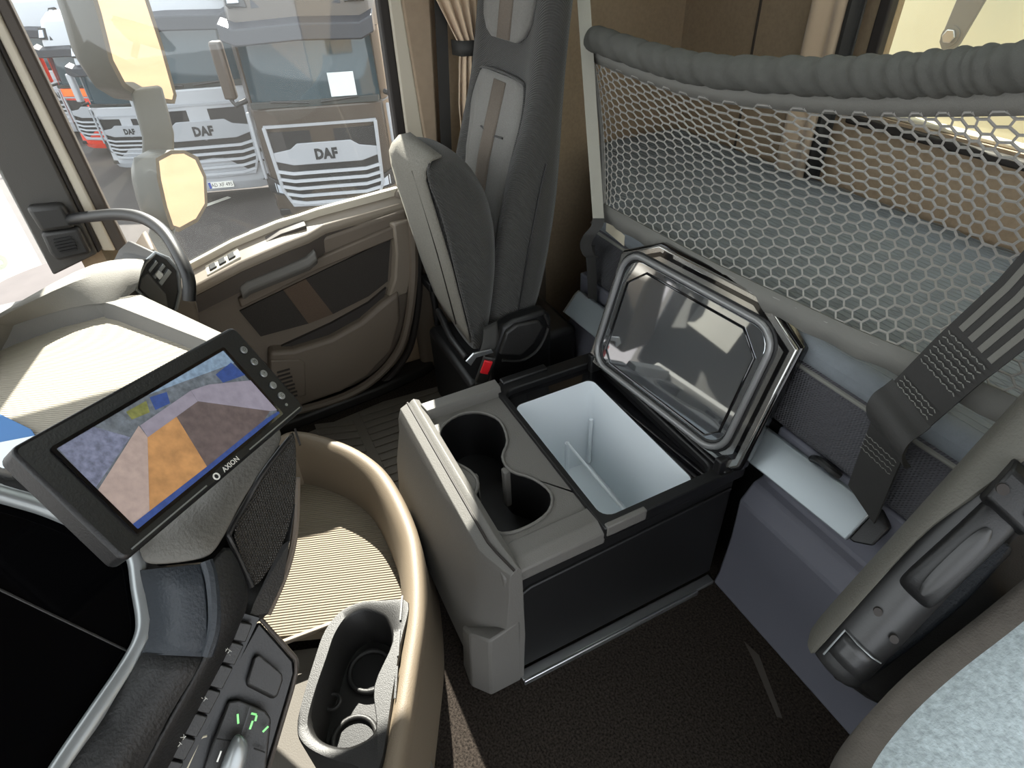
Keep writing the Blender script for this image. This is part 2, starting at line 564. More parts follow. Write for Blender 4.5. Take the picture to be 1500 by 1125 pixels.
# A pillar
strip('trim_4', [(1.93, 0.4851, 1.5492), (1.93, 0.3591, 1.5465), (1.93, 0.3641, 0.8771), (1.93, 0.3671, 0.7357), (1.93, 0.4909, 0.7013), (1.93, 0.4839, 0.9797)], 0.05, 'pillar_grey', 'grey plastic lining of the windscreen pillar')
strip('trim_5', [(1.94, 0.361, 1.547), (1.94, 0.351, 1.5468), (1.94, 0.3526, 0.8713), (1.94, 0.3526, 0.7425), (1.94, 0.369, 0.732), (1.94, 0.366, 0.8742)], 0.04, 'dark_seal', 'dark door seal running up the windscreen pillar')
strip('trim_6', [(1.945, 0.3519, 1.547), (1.945, 0.3307, 1.5466), (1.945, 0.3264, 0.8641), (1.945, 0.3242, 0.7271), (1.945, 0.3559, 0.735), (1.945, 0.3535, 0.8698)], 0.04, 'light_trim', 'pale painted door frame strip beside the windscreen pillar')
strip('trim_7', [(1.95, 0.3315, 1.5468), (1.95, 0.3042, 1.5462), (1.95, 0.2966, 0.8561), (1.95, 0.2928, 0.7171), (1.95, 0.3283, 0.726), (1.95, 0.3273, 0.8626)], 0.04, 'taupe_dark', 'dark outer frame strip at the front of the door window')

# windows
w2 = thing('window_2', 'clear side window of the passenger door', 'window', (1.965, -0.15, 0.58), kind='structure')
mk('pane', yz([(0.36, 0.52), (0.36, 1.66), (-0.6, 1.66), (-0.6, 0.62)], 1.962, 1.966), 'window_glass', w2)
w1 = thing('window_1', 'hazy windscreen at the front of the cab', 'window', (0.7, 0.8, 0.78), kind='structure')
wsp = smooth_path([(1.945, 0.46, 0), (1.85, 0.60, 0), (1.6, 0.70, 0), (1.0, 0.77, 0), (0.3, 0.79, 0), (-0.6, 0.79, 0)], 5)
mk('pane', loft([[(p.x, p.y, 0.74) for p in wsp], [(p.x, p.y - 0.03, 1.25) for p in wsp], [(p.x, p.y - 0.12, 1.72) for p in wsp]], closed=False), 'windscreen_glass', w1)
stk = thing('windscreen_sticker', 'round green sticker low on the windscreen beside the pillar', 'sticker', (1.9932, 0.6086, 0.746))
wfm = frame_map((1.9932, 0.6086, 0.746), (0.5, -0.86, 0), (0, 0, 1), (-0.86, -0.5, 0))
mk('disc', slab(circ(0.022, 24), wfm, 0, 0.001), 'sticker_green', stk)
mk('emblem', slab([(-0.009, -0.008), (0.009, -0.008), (0.009, 0.0), (0.0, 0.010), (-0.009, 0.0)], wfm, 0.001, 0.0016), 'print_white', stk, smooth=0)

# ------------------------------------------------------------------ passenger door
door = thing('door_1', 'taupe passenger door lining with fabric inserts and storage pocket', 'door', (1.92, -0.15, 0.05), kind='structure')
mk('panel', yz([(0.30, 0.56), (-0.02, 0.62), (-0.2, 0.655), (-0.52, 0.69), (-0.53, 0.535), (-0.48, 0.27), (-0.43, 0.187), (-0.33, 0.10), (-0.22, 0.066), (0, 0.06), (0.30, 0.06)], 1.885, 1.955), 'taupe_plastic', door, bevel=0.012, seg=3)
st = [(0.30, 1.868, 0.565, 0.075), (0.20, 1.862, 0.588, 0.075), (0.02, 1.855, 0.642, 0.08), (-0.12, 1.857, 0.670, 0.09), (-0.19, 1.868, 0.676, 0.085), (-0.25, 1.893, 0.684, 0.075), (-0.52, 1.897, 0.700, 0.06)]
mk('armrest_ledge', loft([[(1.965, y, z + 0.026), (x + 0.012, y, z + 0.006), (x, y, z - 0.008), (x + 0.008, y, z - h), (1.965, y, z - h)] for y, x, z, h in st]), 'taupe_light', door, bevel=0.004)
mk('ledge_band', loft([[(x - 0.004, y, z - 0.02), (x - 0.001, y, z - h + 0.004), (x + 0.02, y, z - h + 0.004), (x + 0.02, y, z - 0.02)] for y, x, z, h in st]), 'taupe_dark', door)
mk('window_rail', loft([[(1.972, y, z + 0.040), (1.945, y, z + 0.042), (1.945, y, z + 0.015), (1.972, y, z + 0.015)] for y, x, z, h in st]), 'light_trim', door, bevel=0.004)
mk('ledge_strip', loft([[(1.938, y, z + 0.0285), (1.905, y, z + 0.022), (1.905, y, z + 0.010), (1.938, y, z + 0.010)] for y, z in ((-0.03, 0.639), (-0.12, 0.667), (-0.20, 0.677))]), 'taupe_dark', door, bevel=0.003)  # raised dark strip laid along the ledge
sw = mk('switch_panel', loft([[(1.935, y, z + 0.026), (1.880, y, z + 0.017), (1.880, y, z + 0.005), (1.935, y, z + 0.01)] for y, z in ((0.12, 0.606), (0.03, 0.635), (0.012, 0.641))]), 'light_trim', door, bevel=0.004)
for k, (ya, yb) in enumerate(((0.108, 0.085), (0.078, 0.055), (0.048, 0.025))):
    zz = lambda y: 0.606 + (0.12 - y) * 0.325
    mk('window_switch', loft([[(1.920, y, zz(y) + 0.028), (1.892, y, zz(y) + 0.023), (1.892, y, zz(y) + 0.012), (1.920, y, zz(y) + 0.012)] for y in (ya, yb)]), 'dark_plastic', sw, bevel=0.003)
mk('pull_handle', loft([[(1.845, y, z + 0.022), (1.836, y, z), (1.85, y, z - 0.022), (1.90, y, z - 0.02), (1.90, y, z + 0.022)] for y, z in ((0.045, 0.553), (0.02, 0.566), (-0.10, 0.586), (-0.17, 0.598), (-0.20, 0.615))]), 'grey_plastic', door, bevel=0.006, seg=3)
mk('side_rail', loft([[(1.866, y, z + h), (1.866, y, z), (1.9, y, z), (1.9, y, z + h)] for y, z, h in ((0.06, 0.50, 0.03), (-0.2, 0.565, 0.035), (-0.50, 0.615, 0.04))]), 'taupe_plastic', door, bevel=0.005)
mk('rear_arch', loft([[(1.862, y - w, z), (1.855, y, z), (1.9, y + 0.01, z), (1.9, y - w, z)] for y, z, w in ((-0.462, 0.66, 0.055), (-0.455, 0.56, 0.06), (-0.435, 0.47, 0.065), (-0.40, 0.40, 0.07))]), 'taupe_light', door, bevel=0.006)
mk('fabric_insert', prism([(1.878, 0.0679, 0.4849), (1.878, -0.0766, 0.5193), (1.878, -0.1226, 0.3786), (1.878, 0.0336, 0.3782)], (0.012, 0, 0)), 'door_fabric', door, label='dark fabric insert at the front')
mk('fabric_insert', prism([(1.878, -0.0766, 0.5193), (1.878, -0.1527, 0.5374), (1.878, -0.2084, 0.3895), (1.878, -0.1226, 0.3786)], (0.012, 0, 0)), 'door_fabric_brown', door, label='brown fabric stripe')
mk('fabric_insert', prism([(1.878, -0.1527, 0.5374), (1.878, -0.4482, 0.6054), (1.878, -0.4133, 0.4578), (1.878, -0.3385, 0.4205), (1.878, -0.2084, 0.3895)], (0.012, 0, 0)), 'door_fabric', door, label='dark fabric insert at the rear')
mk('pocket_shade', prism([(1.872, -0.0167, 0.3238), (1.872, -0.1954, 0.3587), (1.872, -0.3326, 0.3983), (1.872, -0.403, 0.437), (1.872, -0.3785, 0.3819), (1.872, -0.2162, 0.3015), (1.872, -0.0383, 0.2939)], (0.02, 0, 0)), 'dark_seal', door)  # flat dark slab, the shade inside the pocket put into its colour
mk('pocket', prism([(1.84, 0.0232, 0.3348), (1.84, -0.0492, 0.3151), (1.84, -0.1767, 0.3191), (1.84, -0.2904, 0.3515), (1.84, -0.3744, 0.3995), (1.84, -0.4377, 0.4266), (1.84, -0.4271, 0.3139), (1.84, -0.375, 0.199), (1.84, -0.2709, 0.1224), (1.84, -0.1629, 0.0913), (1.84, -0.0138, 0.0847), (1.84, 0.0849, 0.113)], (0.06, 0, 0)), 'taupe_plastic', door, bevel=0.014, seg=3)
sg = mk('speaker_grille', prism([(1.834, 0.0295, 0.3077), (1.834, -0.0613, 0.278), (1.834, -0.0728, 0.2596), (1.834, -0.0447, 0.1268), (1.834, 0.0666, 0.1408)], (0.012, 0, 0)), 'taupe_plastic', door, bevel=0.006, seg=3)
for k in range(8):
    y0, z0 = -0.005 - 0.003 * (k % 2), 0.14 + k * 0.016
    mk('slot', box((1.831, y0 - 0.012, z0), (1.835, y0 + 0.03, z0 + 0.006)), 'dark_seal', sg)
mk('lower_edge', sweep(smooth_path([(1.86, 0.089, 0.0871), (1.86, -0.011, 0.0581), (1.86, -0.1733, 0.0569), (1.86, -0.2977, 0.0958), (1.86, -0.3989, 0.1785), (1.86, -0.4563, 0.2938), (1.86, -0.5035, 0.4729), (1.86, -0.5271, 0.6652)], 5), circ(0.016, 8), (1, 0, 0)), 'taupe_plastic', door)
mk('door_seal', sweep(smooth_path([(1.9, 0.1023, 0.0168), (1.9, -0.0135, -0.0129), (1.9, -0.1948, -0.0139), (1.9, -0.3306, 0.0335), (1.9, -0.4396, 0.1305), (1.9, -0.4941, 0.2601), (1.9, -0.5365, 0.4459), (1.9, -0.5548, 0.6447)], 5), circ(0.014, 8), (1, 0, 0)), 'dark_seal', door)
sill = mk('trim_8', merge(xy([(1.80, 0.3), (1.86, -0.3), (1.9, -0.5), (1.97, -0.62), (1.97, 0.3)], 0.0, 0.045)), 'dark_plastic', bevel=0.01, seg=3)
tag(sill, 'dark plastic door threshold below the passenger door', 'threshold', kind='structure')
tag(mk('trim_9', merge(box((1.80, -1.0, 0.0), (1.97, -0.62, 0.6)), box((1.925, -0.66, 0.0), (1.972, -0.50, 0.74))), 'taupe_plastic', bevel=0.03, seg=3), 'taupe lower lining of the pillar beside the passenger seat', 'trim', kind='structure')

# ------------------------------------------------------------------ grab handle and pillar speaker
gh = thing('grab_handle', 'curved black grab handle from windscreen pillar down to the dashboard', 'handle', (1.88, 0.3835, 0.8577))
mk('bar', tube(smooth_path([(1.923, 0.3959, 0.843), (1.8589, 0.3406, 0.8631), (1.7539, 0.2492, 0.8874), (1.6651, 0.1923, 0.8958), (1.5811, 0.1537, 0.8836), (1.5037, 0.1357, 0.852), (1.4547, 0.1313, 0.8136), (1.4374, 0.1461, 0.7694)], 6), 0.0145, 12), 'black_plastic', gh)
mk('mount', prism([(1.9, 0.4647, 0.8996), (1.9, 0.3857, 0.8918), (1.9, 0.3797, 0.8248), (1.9, 0.4597, 0.8301)], (0.04, 0, 0)), 'dark_plastic', gh, bevel=0.012, seg=3)
ps = thing('pillar_speaker', 'small round slotted tweeter at the foot of the windscreen pillar', 'speaker', (1.9, 0.4206, 0.7897))
mk('housing', prism([(1.905, 0.4637, 0.8291), (1.905, 0.3756, 0.8239), (1.905, 0.3745, 0.748), (1.905, 0.4596, 0.7454), (1.905, 0.4674, 0.7716)], (0.04, 0, 0)), 'dark_plastic', ps, bevel=0.01, seg=3)
sfm = frame_map((1.904, 0.4215, 0.7883), (0, -1, 0), (0, 0, 1), (-1, 0, 0))
for k in range(5):
    b0 = 0.017 - k * 0.0085
    hw = math.sqrt(max(0.0004, 0.024 ** 2 - b0 ** 2))
    mk('slot', slab([(-hw, b0 - 0.0025), (hw, b0 - 0.0025), (hw, b0 + 0.0025), (-hw, b0 + 0.0025)], sfm, 0.001, 0.004), 'black_plastic', ps)

# ================================================================== DASHBOARD (passenger side)
dash = thing('dashboard', 'grey padded passenger dashboard with a sunlit ribbed storage tray', 'dashboard', (1.3, 0.35, 0.0))
back = [(1.2847, 0.6025, 0.855), (1.3638, 0.5343, 0.855), (1.4362, 0.4769, 0.855), (1.565, 0.3927, 0.855), (1.6564, 0.3163, 0.855), (1.6514, 0.2445, 0.85), (1.635, 0.1985, 0.84)]
midp = [(1.2369, 0.5973, 0.845), (1.3381, 0.5349, 0.845), (1.4068, 0.4777, 0.845), (1.4826, 0.3877, 0.845), (1.5232, 0.3107, 0.845), (1.5116, 0.26, 0.84), (1.5191, 0.228, 0.828)]
lipp = [(1.286, 0.6323, 0.8), (1.4126, 0.5704, 0.8), (1.4472, 0.5046, 0.8), (1.4732, 0.4197, 0.8), (1.4775, 0.3356, 0.8), (1.4523, 0.2934, 0.795), (1.4969, 0.244, 0.79)]
low = [(p[0], p[1], 0.60) for p in lipp]
mk('top_pad', loft([[(p[0], p[1] + 0.05, 0.70) for p in back], back, midp, lipp], closed=False), 'dash_pad', dash, smooth=60, sub=1)
lip_in = [(1.286, 0.6323, 0.8), (1.4126, 0.5704, 0.8), (1.4472, 0.5046, 0.8), (1.4732, 0.4197, 0.8), (1.4775, 0.3356, 0.8), (1.4725, 0.3145, 0.798), (1.4451, 0.2901, 0.796), (1.207, 0.1285, 0.79), (1.1324, 0.0793, 0.788)]
flo_in = [(p[0] - 0.01, p[1] - 0.012, 0.765) for p in lip_in[:5]] + [(p[0] - 0.014, p[1] + 0.006, 0.765) for p in lip_in[5:]]
mk('tray_wall', loft([lip_in, flo_in], closed=False), 'grey_plastic', dash, smooth=60)
lip_out = [(1.4716, 0.2594, 0.798), (1.471, 0.2384, 0.794), (1.2409, 0.1053, 0.788), (1.1662, 0.0604, 0.786)]
lip_face = lip_in[5:]
mk('tray_lip', merge(loft([lip_face, lip_out], closed=False), loft([lip_out, [(p[0] + 0.02, p[1] - 0.01, 0.55) for p in lip_out]], closed=False)), 'dash_pad', dash, smooth=60)
fl = flo_in + [(0.95, 0.20, 0.765), (0.9, 0.60, 0.765)]
mk('tray_floor', prism(fl, (0, 0, -0.02)), 'dash_tray', dash, smooth=0)
mk('body', xy([(0.98, 0.28), (1.15, 0.24), (1.55, 0.34), (1.75, 0.42), (1.75, 0.75), (0.98, 0.75)], 0.25, 0.735), 'grey_plastic', dash, bevel=0.02)
mk('end_cover', prism([(1.72, 0.1904, 0.6658), (1.72, 0.1571, 0.6304), (1.72, 0.1712, 0.5452), (1.72, 0.254, 0.2729), (1.72, 0.4504, 0.3546), (1.72, 0.2654, 0.7438), (1.72, 0.2033, 0.8013)], (0.16, 0.02, 0)), 'taupe_plastic', dash, bevel=0.015)
vh = mk('vent_housing', prism([(1.61, 0.2654, 0.7486), (1.61, 0.2489, 0.7798), (1.61, 0.2224, 0.8095), (1.61, 0.191, 0.8286), (1.61, 0.1706, 0.8089), (1.61, 0.1599, 0.7726), (1.61, 0.1747, 0.7169), (1.61, 0.1995, 0.6741), (1.61, 0.2193, 0.6597), (1.61, 0.2477, 0.7007)], (0.12, 0.06, 0.0)), 'dark_plastic', dash, bevel=0.004)
mk('vent_ring', tube([(1.608, 0.265, 0.7495), (1.608, 0.2486, 0.7806), (1.608, 0.2221, 0.8103), (1.608, 0.1908, 0.8294), (1.608, 0.1703, 0.8097), (1.608, 0.1597, 0.7735), (1.608, 0.1745, 0.7178), (1.608, 0.1992, 0.675), (1.608, 0.219, 0.6607), (1.608, 0.2474, 0.7016)], 0.005, 8, closed=True, up=(1, 0, 0)), 'silver_trim', vh)
mk('vent_cover', prism([(1.606, 0.2579, 0.7522), (1.606, 0.2447, 0.7749), (1.606, 0.2257, 0.7846), (1.606, 0.2079, 0.7186), (1.606, 0.2171, 0.6754), (1.606, 0.2444, 0.7096)], (0.01, 0, 0)), 'grey_plastic', vh, bevel=0.003)
for (a, b, c, d) in (((1.604, 0.2216, 0.7918), (1.604, 0.1956, 0.8124), (1.604, 0.1939, 0.8047), (1.604, 0.2199, 0.7839)), ((1.604, 0.2175, 0.774), (1.604, 0.1846, 0.8004), (1.604, 0.1814, 0.7922), (1.604, 0.2144, 0.7656)), ((1.604, 0.2119, 0.7554), (1.604, 0.1782, 0.7839), (1.604, 0.1741, 0.7735), (1.604, 0.208, 0.7448))):
    mk('vent_slat', prism([a, b, c, d], (0.02, 0.01, 0)), 'silver_trim', vh, bevel=0.001)
mk('vent_knob', prism([(1.6, 0.2129, 0.7783), (1.6, 0.2001, 0.7878), (1.6, 0.1938, 0.7712), (1.6, 0.2067, 0.7616)], (0.012, 0, 0)), 'print_white', vh, bevel=0.003)
# folder and sheet lying in the tray
fo = mk('blue_folder', prism([(1.2317, 0.5663, 0.767), (1.1756, 0.4891, 0.767), (1.0847, 0.4229, 0.767), (1.0404, 0.4063, 0.767), (1.0394, 0.4655, 0.767), (1.0758, 0.5384, 0.767)], (0, 0, 0.006)), 'paper_blue', bevel=0.001)
tag(fo, 'blue folder lying in the dashboard tray behind the monitor', 'folder')
fs_ = mk('paper_sheet', prism([(1.0471, 0.5204, 0.774), (1.0664, 0.4756, 0.774), (1.0546, 0.4126, 0.774), (0.9363, 0.3932, 0.774), (0.9481, 0.5033, 0.774)], (0, 0, 0.003)), 'paper_white')
tag(fs_, 'white paper pad lying on the blue folder behind the monitor', 'paper')

# ================================================================== MONITOR
MC = Vector((0.50683, 0.0921, 1.0932))
MX = Vector((0.73386, -0.65218, -0.19003)); MY = Vector((0.5278, 0.37175, 0.7637)); MN = Vector((-0.42742, -0.66074, 0.61703))
mfm = frame_map(MC, MX, MY, MN)
mon = thing('monitor', 'black camera monitor with side buttons clamped on the centre console', 'monitor', tuple(MC - MN * 0.03))
mk('case', slab(rrect(0.246, 0.114, 0.007), mfm, -0.024, 0.0), 'black_plastic', mon, bevel=0.003, seg=2)
mk('back_cover', slab(rrect(0.232, 0.10, 0.01), mfm, -0.036, -0.024), 'dark_plastic', mon, bevel=0.006, seg=2)
mk('bracket', merge(tube([mfm(-0.01, 0.0, -0.034), mfm(-0.01, 0.0, -0.06), mfm(0.0, -0.01, -0.12)], 0.014, 10)), 'black_plastic', mon)
mat('px_trees', (92, 98, 106), 0.5, vary=0.6, vscale=160, emit=0.25)
mat('px_fence', (104, 108, 130), 0.5, vary=0.55, vscale=200, emit=0.25)
mat('px_wall', (132, 126, 140), 0.5, vary=0.15, vscale=120, emit=0.25)
mat('px_wall_left', (158, 140, 134), 0.5, vary=0.15, vscale=150, emit=0.25)
mat('px_orange', (164, 120, 76), 0.5, vary=0.3, vscale=90, emit=0.3)
mat('px_floor', (92, 80, 80), 0.5, vary=0.3, vscale=120, emit=0.2)
mat('px_blue', (44, 66, 124), 0.5, vary=0.3, vscale=150, emit=0.25)
mat('px_yellow', (110, 112, 60), 0.5, vary=0.4, vscale=200, emit=0.25)
mat('px_sky', (118, 138, 160), 0.5, vary=0.4, vscale=160, emit=0.25)
pics = [([(-0.100, -0.044), (0.088, -0.044), (0.088, 0.040), (-0.100, 0.040)], 0),
        ([(-0.100, 0.0), (-0.098, 0.040), (-0.066, 0.040), (-0.050, 0.018)], 1),
        ([(-0.010, 0.040), (0.088, 0.040), (0.088, 0.024), (0.03, 0.0335)], 8),
        ([(-0.037, 0.0372), (-0.0158, 0.0365), (-0.021, 0.0266), (-0.038, 0.0293)], 7),
        ([(-0.0111, 0.0376), (0.0055, 0.0339), (0.0, 0.024), (-0.0155, 0.0257)], 6),
        ([(0.060, 0.024), (0.085, 0.026), (0.088, 0.008), (0.060, 0.0135)], 6),
        ([(-0.0375, 0.0221), (-0.0390, 0.0103), (-0.084, -0.040), (-0.100, -0.040), (-0.100, -0.0023)], 3),
        ([(-0.0367, 0.0216), (0.025, 0.0237), (0.0229, 0.0120), (-0.0390, 0.0100)], 2),
        ([(-0.0394, 0.0100), (-0.0051, 0.0110), (-0.0175, -0.0400), (-0.084, -0.0400)], 4),
        ([(-0.0051, 0.0110), (0.0229, 0.0120), (0.080, -0.036), (0.060, -0.0410), (-0.0175, -0.0400)], 5),
        ([(0.025, 0.0237), (0.045, 0.0195), (0.088, 0.0005), (0.088, -0.040), (0.080, -0.036), (0.0229, 0.0120)], 2),
        ([(-0.100, -0.0385), (-0.0183, -0.0398), (0.0692, -0.0396), (0.088, -0.0415), (0.088, -0.044), (-0.100, -0.044)], 6)]
PXM = ['px_trees', 'px_fence', 'px_wall', 'px_wall_left', 'px_orange', 'px_floor', 'px_blue', 'px_yellow', 'px_sky']
sv, sf, si = [], [], []
for k, (poly, mi) in enumerate(pics):
    n0 = len(sv)
    sv += [mfm(a, b, 0.0006 + 0.00012 * k) for a, b in poly]
    sf.append(tuple(range(n0, n0 + len(poly))))
    si.append(mi)
scr = mk('screen', (sv, sf), PXM, mon, smooth=0, label='lit screen showing a trailer bed seen from above')
for p, mi in zip(scr.data.polygons, si):
    p.material_index = mi
mk('screen_bezel', ring_slab(rrect(0.194, 0.090, 0.002, 2), rrect(0.188, 0.084, 0.001, 2), frame_map(MC - MX * 0.006 - MY * 0.002, MX, MY, MN), 0.0, 0.0022), 'black_gloss', mon)
for k, (a, b) in enumerate(((0.1125, 0.0300), (0.1125, 0.0140), (0.1115, -0.0015), (0.1105, -0.0170), (0.1095, -0.0310))):
    bt = mk('button', slab(circ(0.0042, 18), frame_map(mfm(a - 0.003, b), MX, MY, MN), 0, 0.0022), 'silver_trim', mon, bevel=0.0007)
    mk('symbol', text_shape(('O', 'M', '+', '-', 'C')[k], frame_map(mfm(a - 0.003, b), MX, MY, MN), 0.0036, 0.0026), 'badge_dark', bt, smooth=0)
mk('status_light', slab(circ(0.0016, 12), frame_map(mfm(0.104, -0.0415), MX, MY, MN), 0, 0.001), 'silver_trim', mon)
mk('trim_line', slab([(0.030, -0.0532), (0.116, -0.0532), (0.116, -0.0520), (0.030, -0.0520)], mfm, 0, 0.0008), 'silver_trim', mon)
mk('trim_line', slab([(-0.113, -0.0532), (-0.030, -0.0532), (-0.030, -0.0520), (-0.113, -0.0520)], mfm, 0, 0.0008), 'silver_trim', mon)
mk('brand_lettering', text_shape('AXION', frame_map(mfm(0.003, -0.0518), MX, MY, MN), 0.0048, 0.0008, 1.0, 0.0001), 'print_white', mon, smooth=0)
mk('brand_emblem', ring_slab(circ(0.0034, 16), circ(0.0022, 16), frame_map(mfm(-0.0165, -0.0518), MX, MY, MN), 0, 0.0008), 'print_white', mon)

# ================================================================== CENTRE CONSOLE
con = thing('centre_console', 'black driver facing centre console with glossy display and switches', 'console', (0.6, 0.3, 0.0))
def patch(name, pts, m, vec=(0.012, 0.03, -0.03), bevel=0.004, parent=con, **kw):
    return mk(name, prism(pts, vec), m, parent, bevel=bevel, **kw)
# display glass
dp = [(0.5765, 0.3232, 1.0753), (0.5618, 0.2749, 1.032), (0.5519, 0.2463, 1.0066), (0.5366, 0.2174, 0.975), (0.5192, 0.1955, 0.9486), (0.4931, 0.196, 0.9278), (0.4657, 0.2006, 0.9097), (0.436, 0.2205, 0.8986), (0.4026, 0.2505, 0.8925), (0.369, 0.2803, 0.8846), (0.3408, 0.2996, 0.882), (0.3565, 0.3566, 0.9233)]
cx = sum((V(p) for p in dp), Vector()) / len(dp)
dn = Vector()
for i_ in range(len(dp)):
    dn += (V(dp[i_]) - cx).cross(V(dp[(i_ + 1) % len(dp)]) - cx)
dn.normalize()
if dn.z < 0:
    dn = -dn
flat = [V(p) - dn * ((V(p) - cx).dot(dn) + 0.006) for p in dp]
dg = mk('display', prism(flat, -dn * 0.01), 'display_glass', con, smooth=0)
mk('display_seam', tube([flat[0].lerp(flat[10], 0.25) + dn * 0.0005, flat[6].lerp(flat[7], 0.7) + dn * 0.0005], 0.0012, 6), 'dark_plastic', dg)
mk('display_trim', sweep(smooth_path([(0.5734, 0.3164, 1.0867), (0.5603, 0.2695, 1.0429), (0.5495, 0.241, 1.018), (0.5344, 0.2127, 0.9863), (0.5222, 0.196, 0.9665), (0.512, 0.1893, 0.9533), (0.4884, 0.1924, 0.934), (0.4637, 0.1948, 0.9169), (0.448, 0.2006, 0.9086), (0.4295, 0.2157, 0.9017), (0.3982, 0.2447, 0.8953), (0.3646, 0.2751, 0.8888), (0.3362, 0.2928, 0.8853)], 5), [(-0.008, -0.004), (0.008, -0.004), (0.0075, 0.003), (0.004, 0.006), (-0.004, 0.006), (-0.0075, 0.003)], (-0.45, -0.45, 0.75)), 'silver_trim', con, smooth=50)
mk('display_hood', loft([[(0.5788, 0.3194, 1.0833), (0.565, 0.2689, 1.0454), (0.5535, 0.2406, 1.0196), (0.5383, 0.2122, 0.988), (0.5144, 0.1848, 0.9553)], [(0.5999, 0.3196, 1.0914), (0.5761, 0.2699, 1.0465), (0.57, 0.2389, 1.0267), (0.5564, 0.2027, 0.9978), (0.5285, 0.1751, 0.9639)], [(0.7546, 0.3953, 1.0116), (0.7101, 0.3274, 0.9636), (0.6858, 0.2784, 0.9454), (0.6579, 0.2294, 0.9229), (0.6154, 0.1931, 0.8928)]], closed=False), 'leather_black', con, smooth=70, solid=0.008)
# padded cap below the monitor
mk('padded_cap', loft([[(0.4964, 0.1848, 0.9538), (0.4819, 0.1576, 0.9548), (0.4714, 0.1271, 0.9556), (0.4748, 0.1174, 0.955), (0.4939, 0.1008, 0.9601), (0.5171, 0.0839, 0.9669), (0.5443, 0.0542, 0.9786), (0.5702, 0.0169, 0.9913)],
                       [(0.5081, 0.1813, 0.9628), (0.506, 0.1498, 0.9739), (0.5023, 0.1272, 0.9752), (0.508, 0.1175, 0.974), (0.5217, 0.1079, 0.9756), (0.5441, 0.0959, 0.9789), (0.5741, 0.0723, 0.9874), (0.6037, 0.027, 1.0006)],
                       [(0.5782, 0.2073, 0.9394), (0.5736, 0.1674, 0.9554), (0.5677, 0.1453, 0.9604), (0.579, 0.1373, 0.9616), (0.5904, 0.1291, 0.963), (0.6081, 0.117, 0.9738), (0.6401, 0.094, 0.9908), (0.6754, 0.0457, 1.009)]], closed=False), 'leather_grey', con, smooth=80, sub=2, solid=0.006)
mk('side_leather', loft([[(0.4986, 0.1867, 0.9456), (0.4808, 0.189, 0.9301), (0.4619, 0.1912, 0.9167), (0.4447, 0.1941, 0.9083), (0.4328, 0.2015, 0.905)],
                         [(0.4705, 0.13, 0.953), (0.4521, 0.1332, 0.9381), (0.4339, 0.1379, 0.9225), (0.4193, 0.1442, 0.907), (0.4094, 0.1524, 0.896)]], closed=False), 'leather_blue', con, smooth=80, solid=0.006, label='smooth blue grey leather flank')
mk('lower_flank', loft([[(0.4332, 0.2005, 0.906), (0.4233, 0.2117, 0.8999), (0.3956, 0.2409, 0.8911), (0.361, 0.2718, 0.8863), (0.3318, 0.2915, 0.8808)],
                        [(0.4112, 0.1519, 0.8951), (0.4008, 0.165, 0.8858), (0.3833, 0.1916, 0.8707), (0.3553, 0.2263, 0.8488), (0.3323, 0.2559, 0.8224)]], closed=False), 'leather_black', con, smooth=80, solid=0.006)
mk('stitched_welt', tube(smooth_path([(0.4701, 0.1255, 0.955), (0.4553, 0.1258, 0.9424), (0.436, 0.1304, 0.9256), (0.4216, 0.1374, 0.9101), (0.4093, 0.1493, 0.8959)], 6), 0.006, 8), 'leather_blue', con)
mk('corner_leather', loft([[(0.4693, 0.1276, 0.9529), (0.4478, 0.1318, 0.9337), (0.4256, 0.1396, 0.9119), (0.409, 0.1532, 0.8935), (0.3833, 0.1916, 0.8707), (0.3553, 0.2263, 0.8488), (0.3323, 0.2559, 0.8224)],
                           [(0.4783, 0.1161, 0.95), (0.4594, 0.1142, 0.929), (0.4404, 0.1166, 0.9089), (0.4253, 0.129, 0.8912), (0.4049, 0.1625, 0.8625), (0.377, 0.2133, 0.8192), (0.3496, 0.2603, 0.7752)],
                           [(0.4936, 0.1028, 0.9539), (0.4714, 0.1014, 0.9044), (0.4598, 0.103, 0.8901), (0.4492, 0.1165, 0.877), (0.4198, 0.1541, 0.8487), (0.3844, 0.2144, 0.7997), (0.3554, 0.2604, 0.7575)]], closed=False), 'leather_black', con, smooth=80, solid=0.006, sub=1)
mk('textured_wing', loft([[(0.5883, 0.0069, 0.9934), (0.5615, 0.0184, 0.9562), (0.533, 0.0338, 0.9229), (0.5132, 0.055, 0.8966), (0.4932, 0.0779, 0.8854), (0.4738, 0.0986, 0.8843)],
                          [(0.5733, 0.0184, 0.9894), (0.5525, 0.0394, 0.9637), (0.5317, 0.0594, 0.9385), (0.5121, 0.0759, 0.9166), (0.4936, 0.0862, 0.9027), (0.4749, 0.0987, 0.8904)],
                          [(0.5446, 0.0517, 0.9771), (0.5255, 0.0778, 0.9605), (0.5097, 0.0938, 0.953), (0.5011, 0.102, 0.945), (0.4911, 0.102, 0.9221), (0.476, 0.1001, 0.8975)]], closed=False), 'wing_texture', con, smooth=80, sub=2, solid=0.006, label='brown wing with a fine woven texture')
mk('wing_seam', tube(smooth_path([(0.5685, 0.0173, 0.9908), (0.5412, 0.0532, 0.9788), (0.5222, 0.0791, 0.9624), (0.5013, 0.0995, 0.9532), (0.4963, 0.1031, 0.9455), (0.4876, 0.1022, 0.9228), (0.4697, 0.1, 0.8934)], 5), 0.003, 8), 'black_plastic', con)
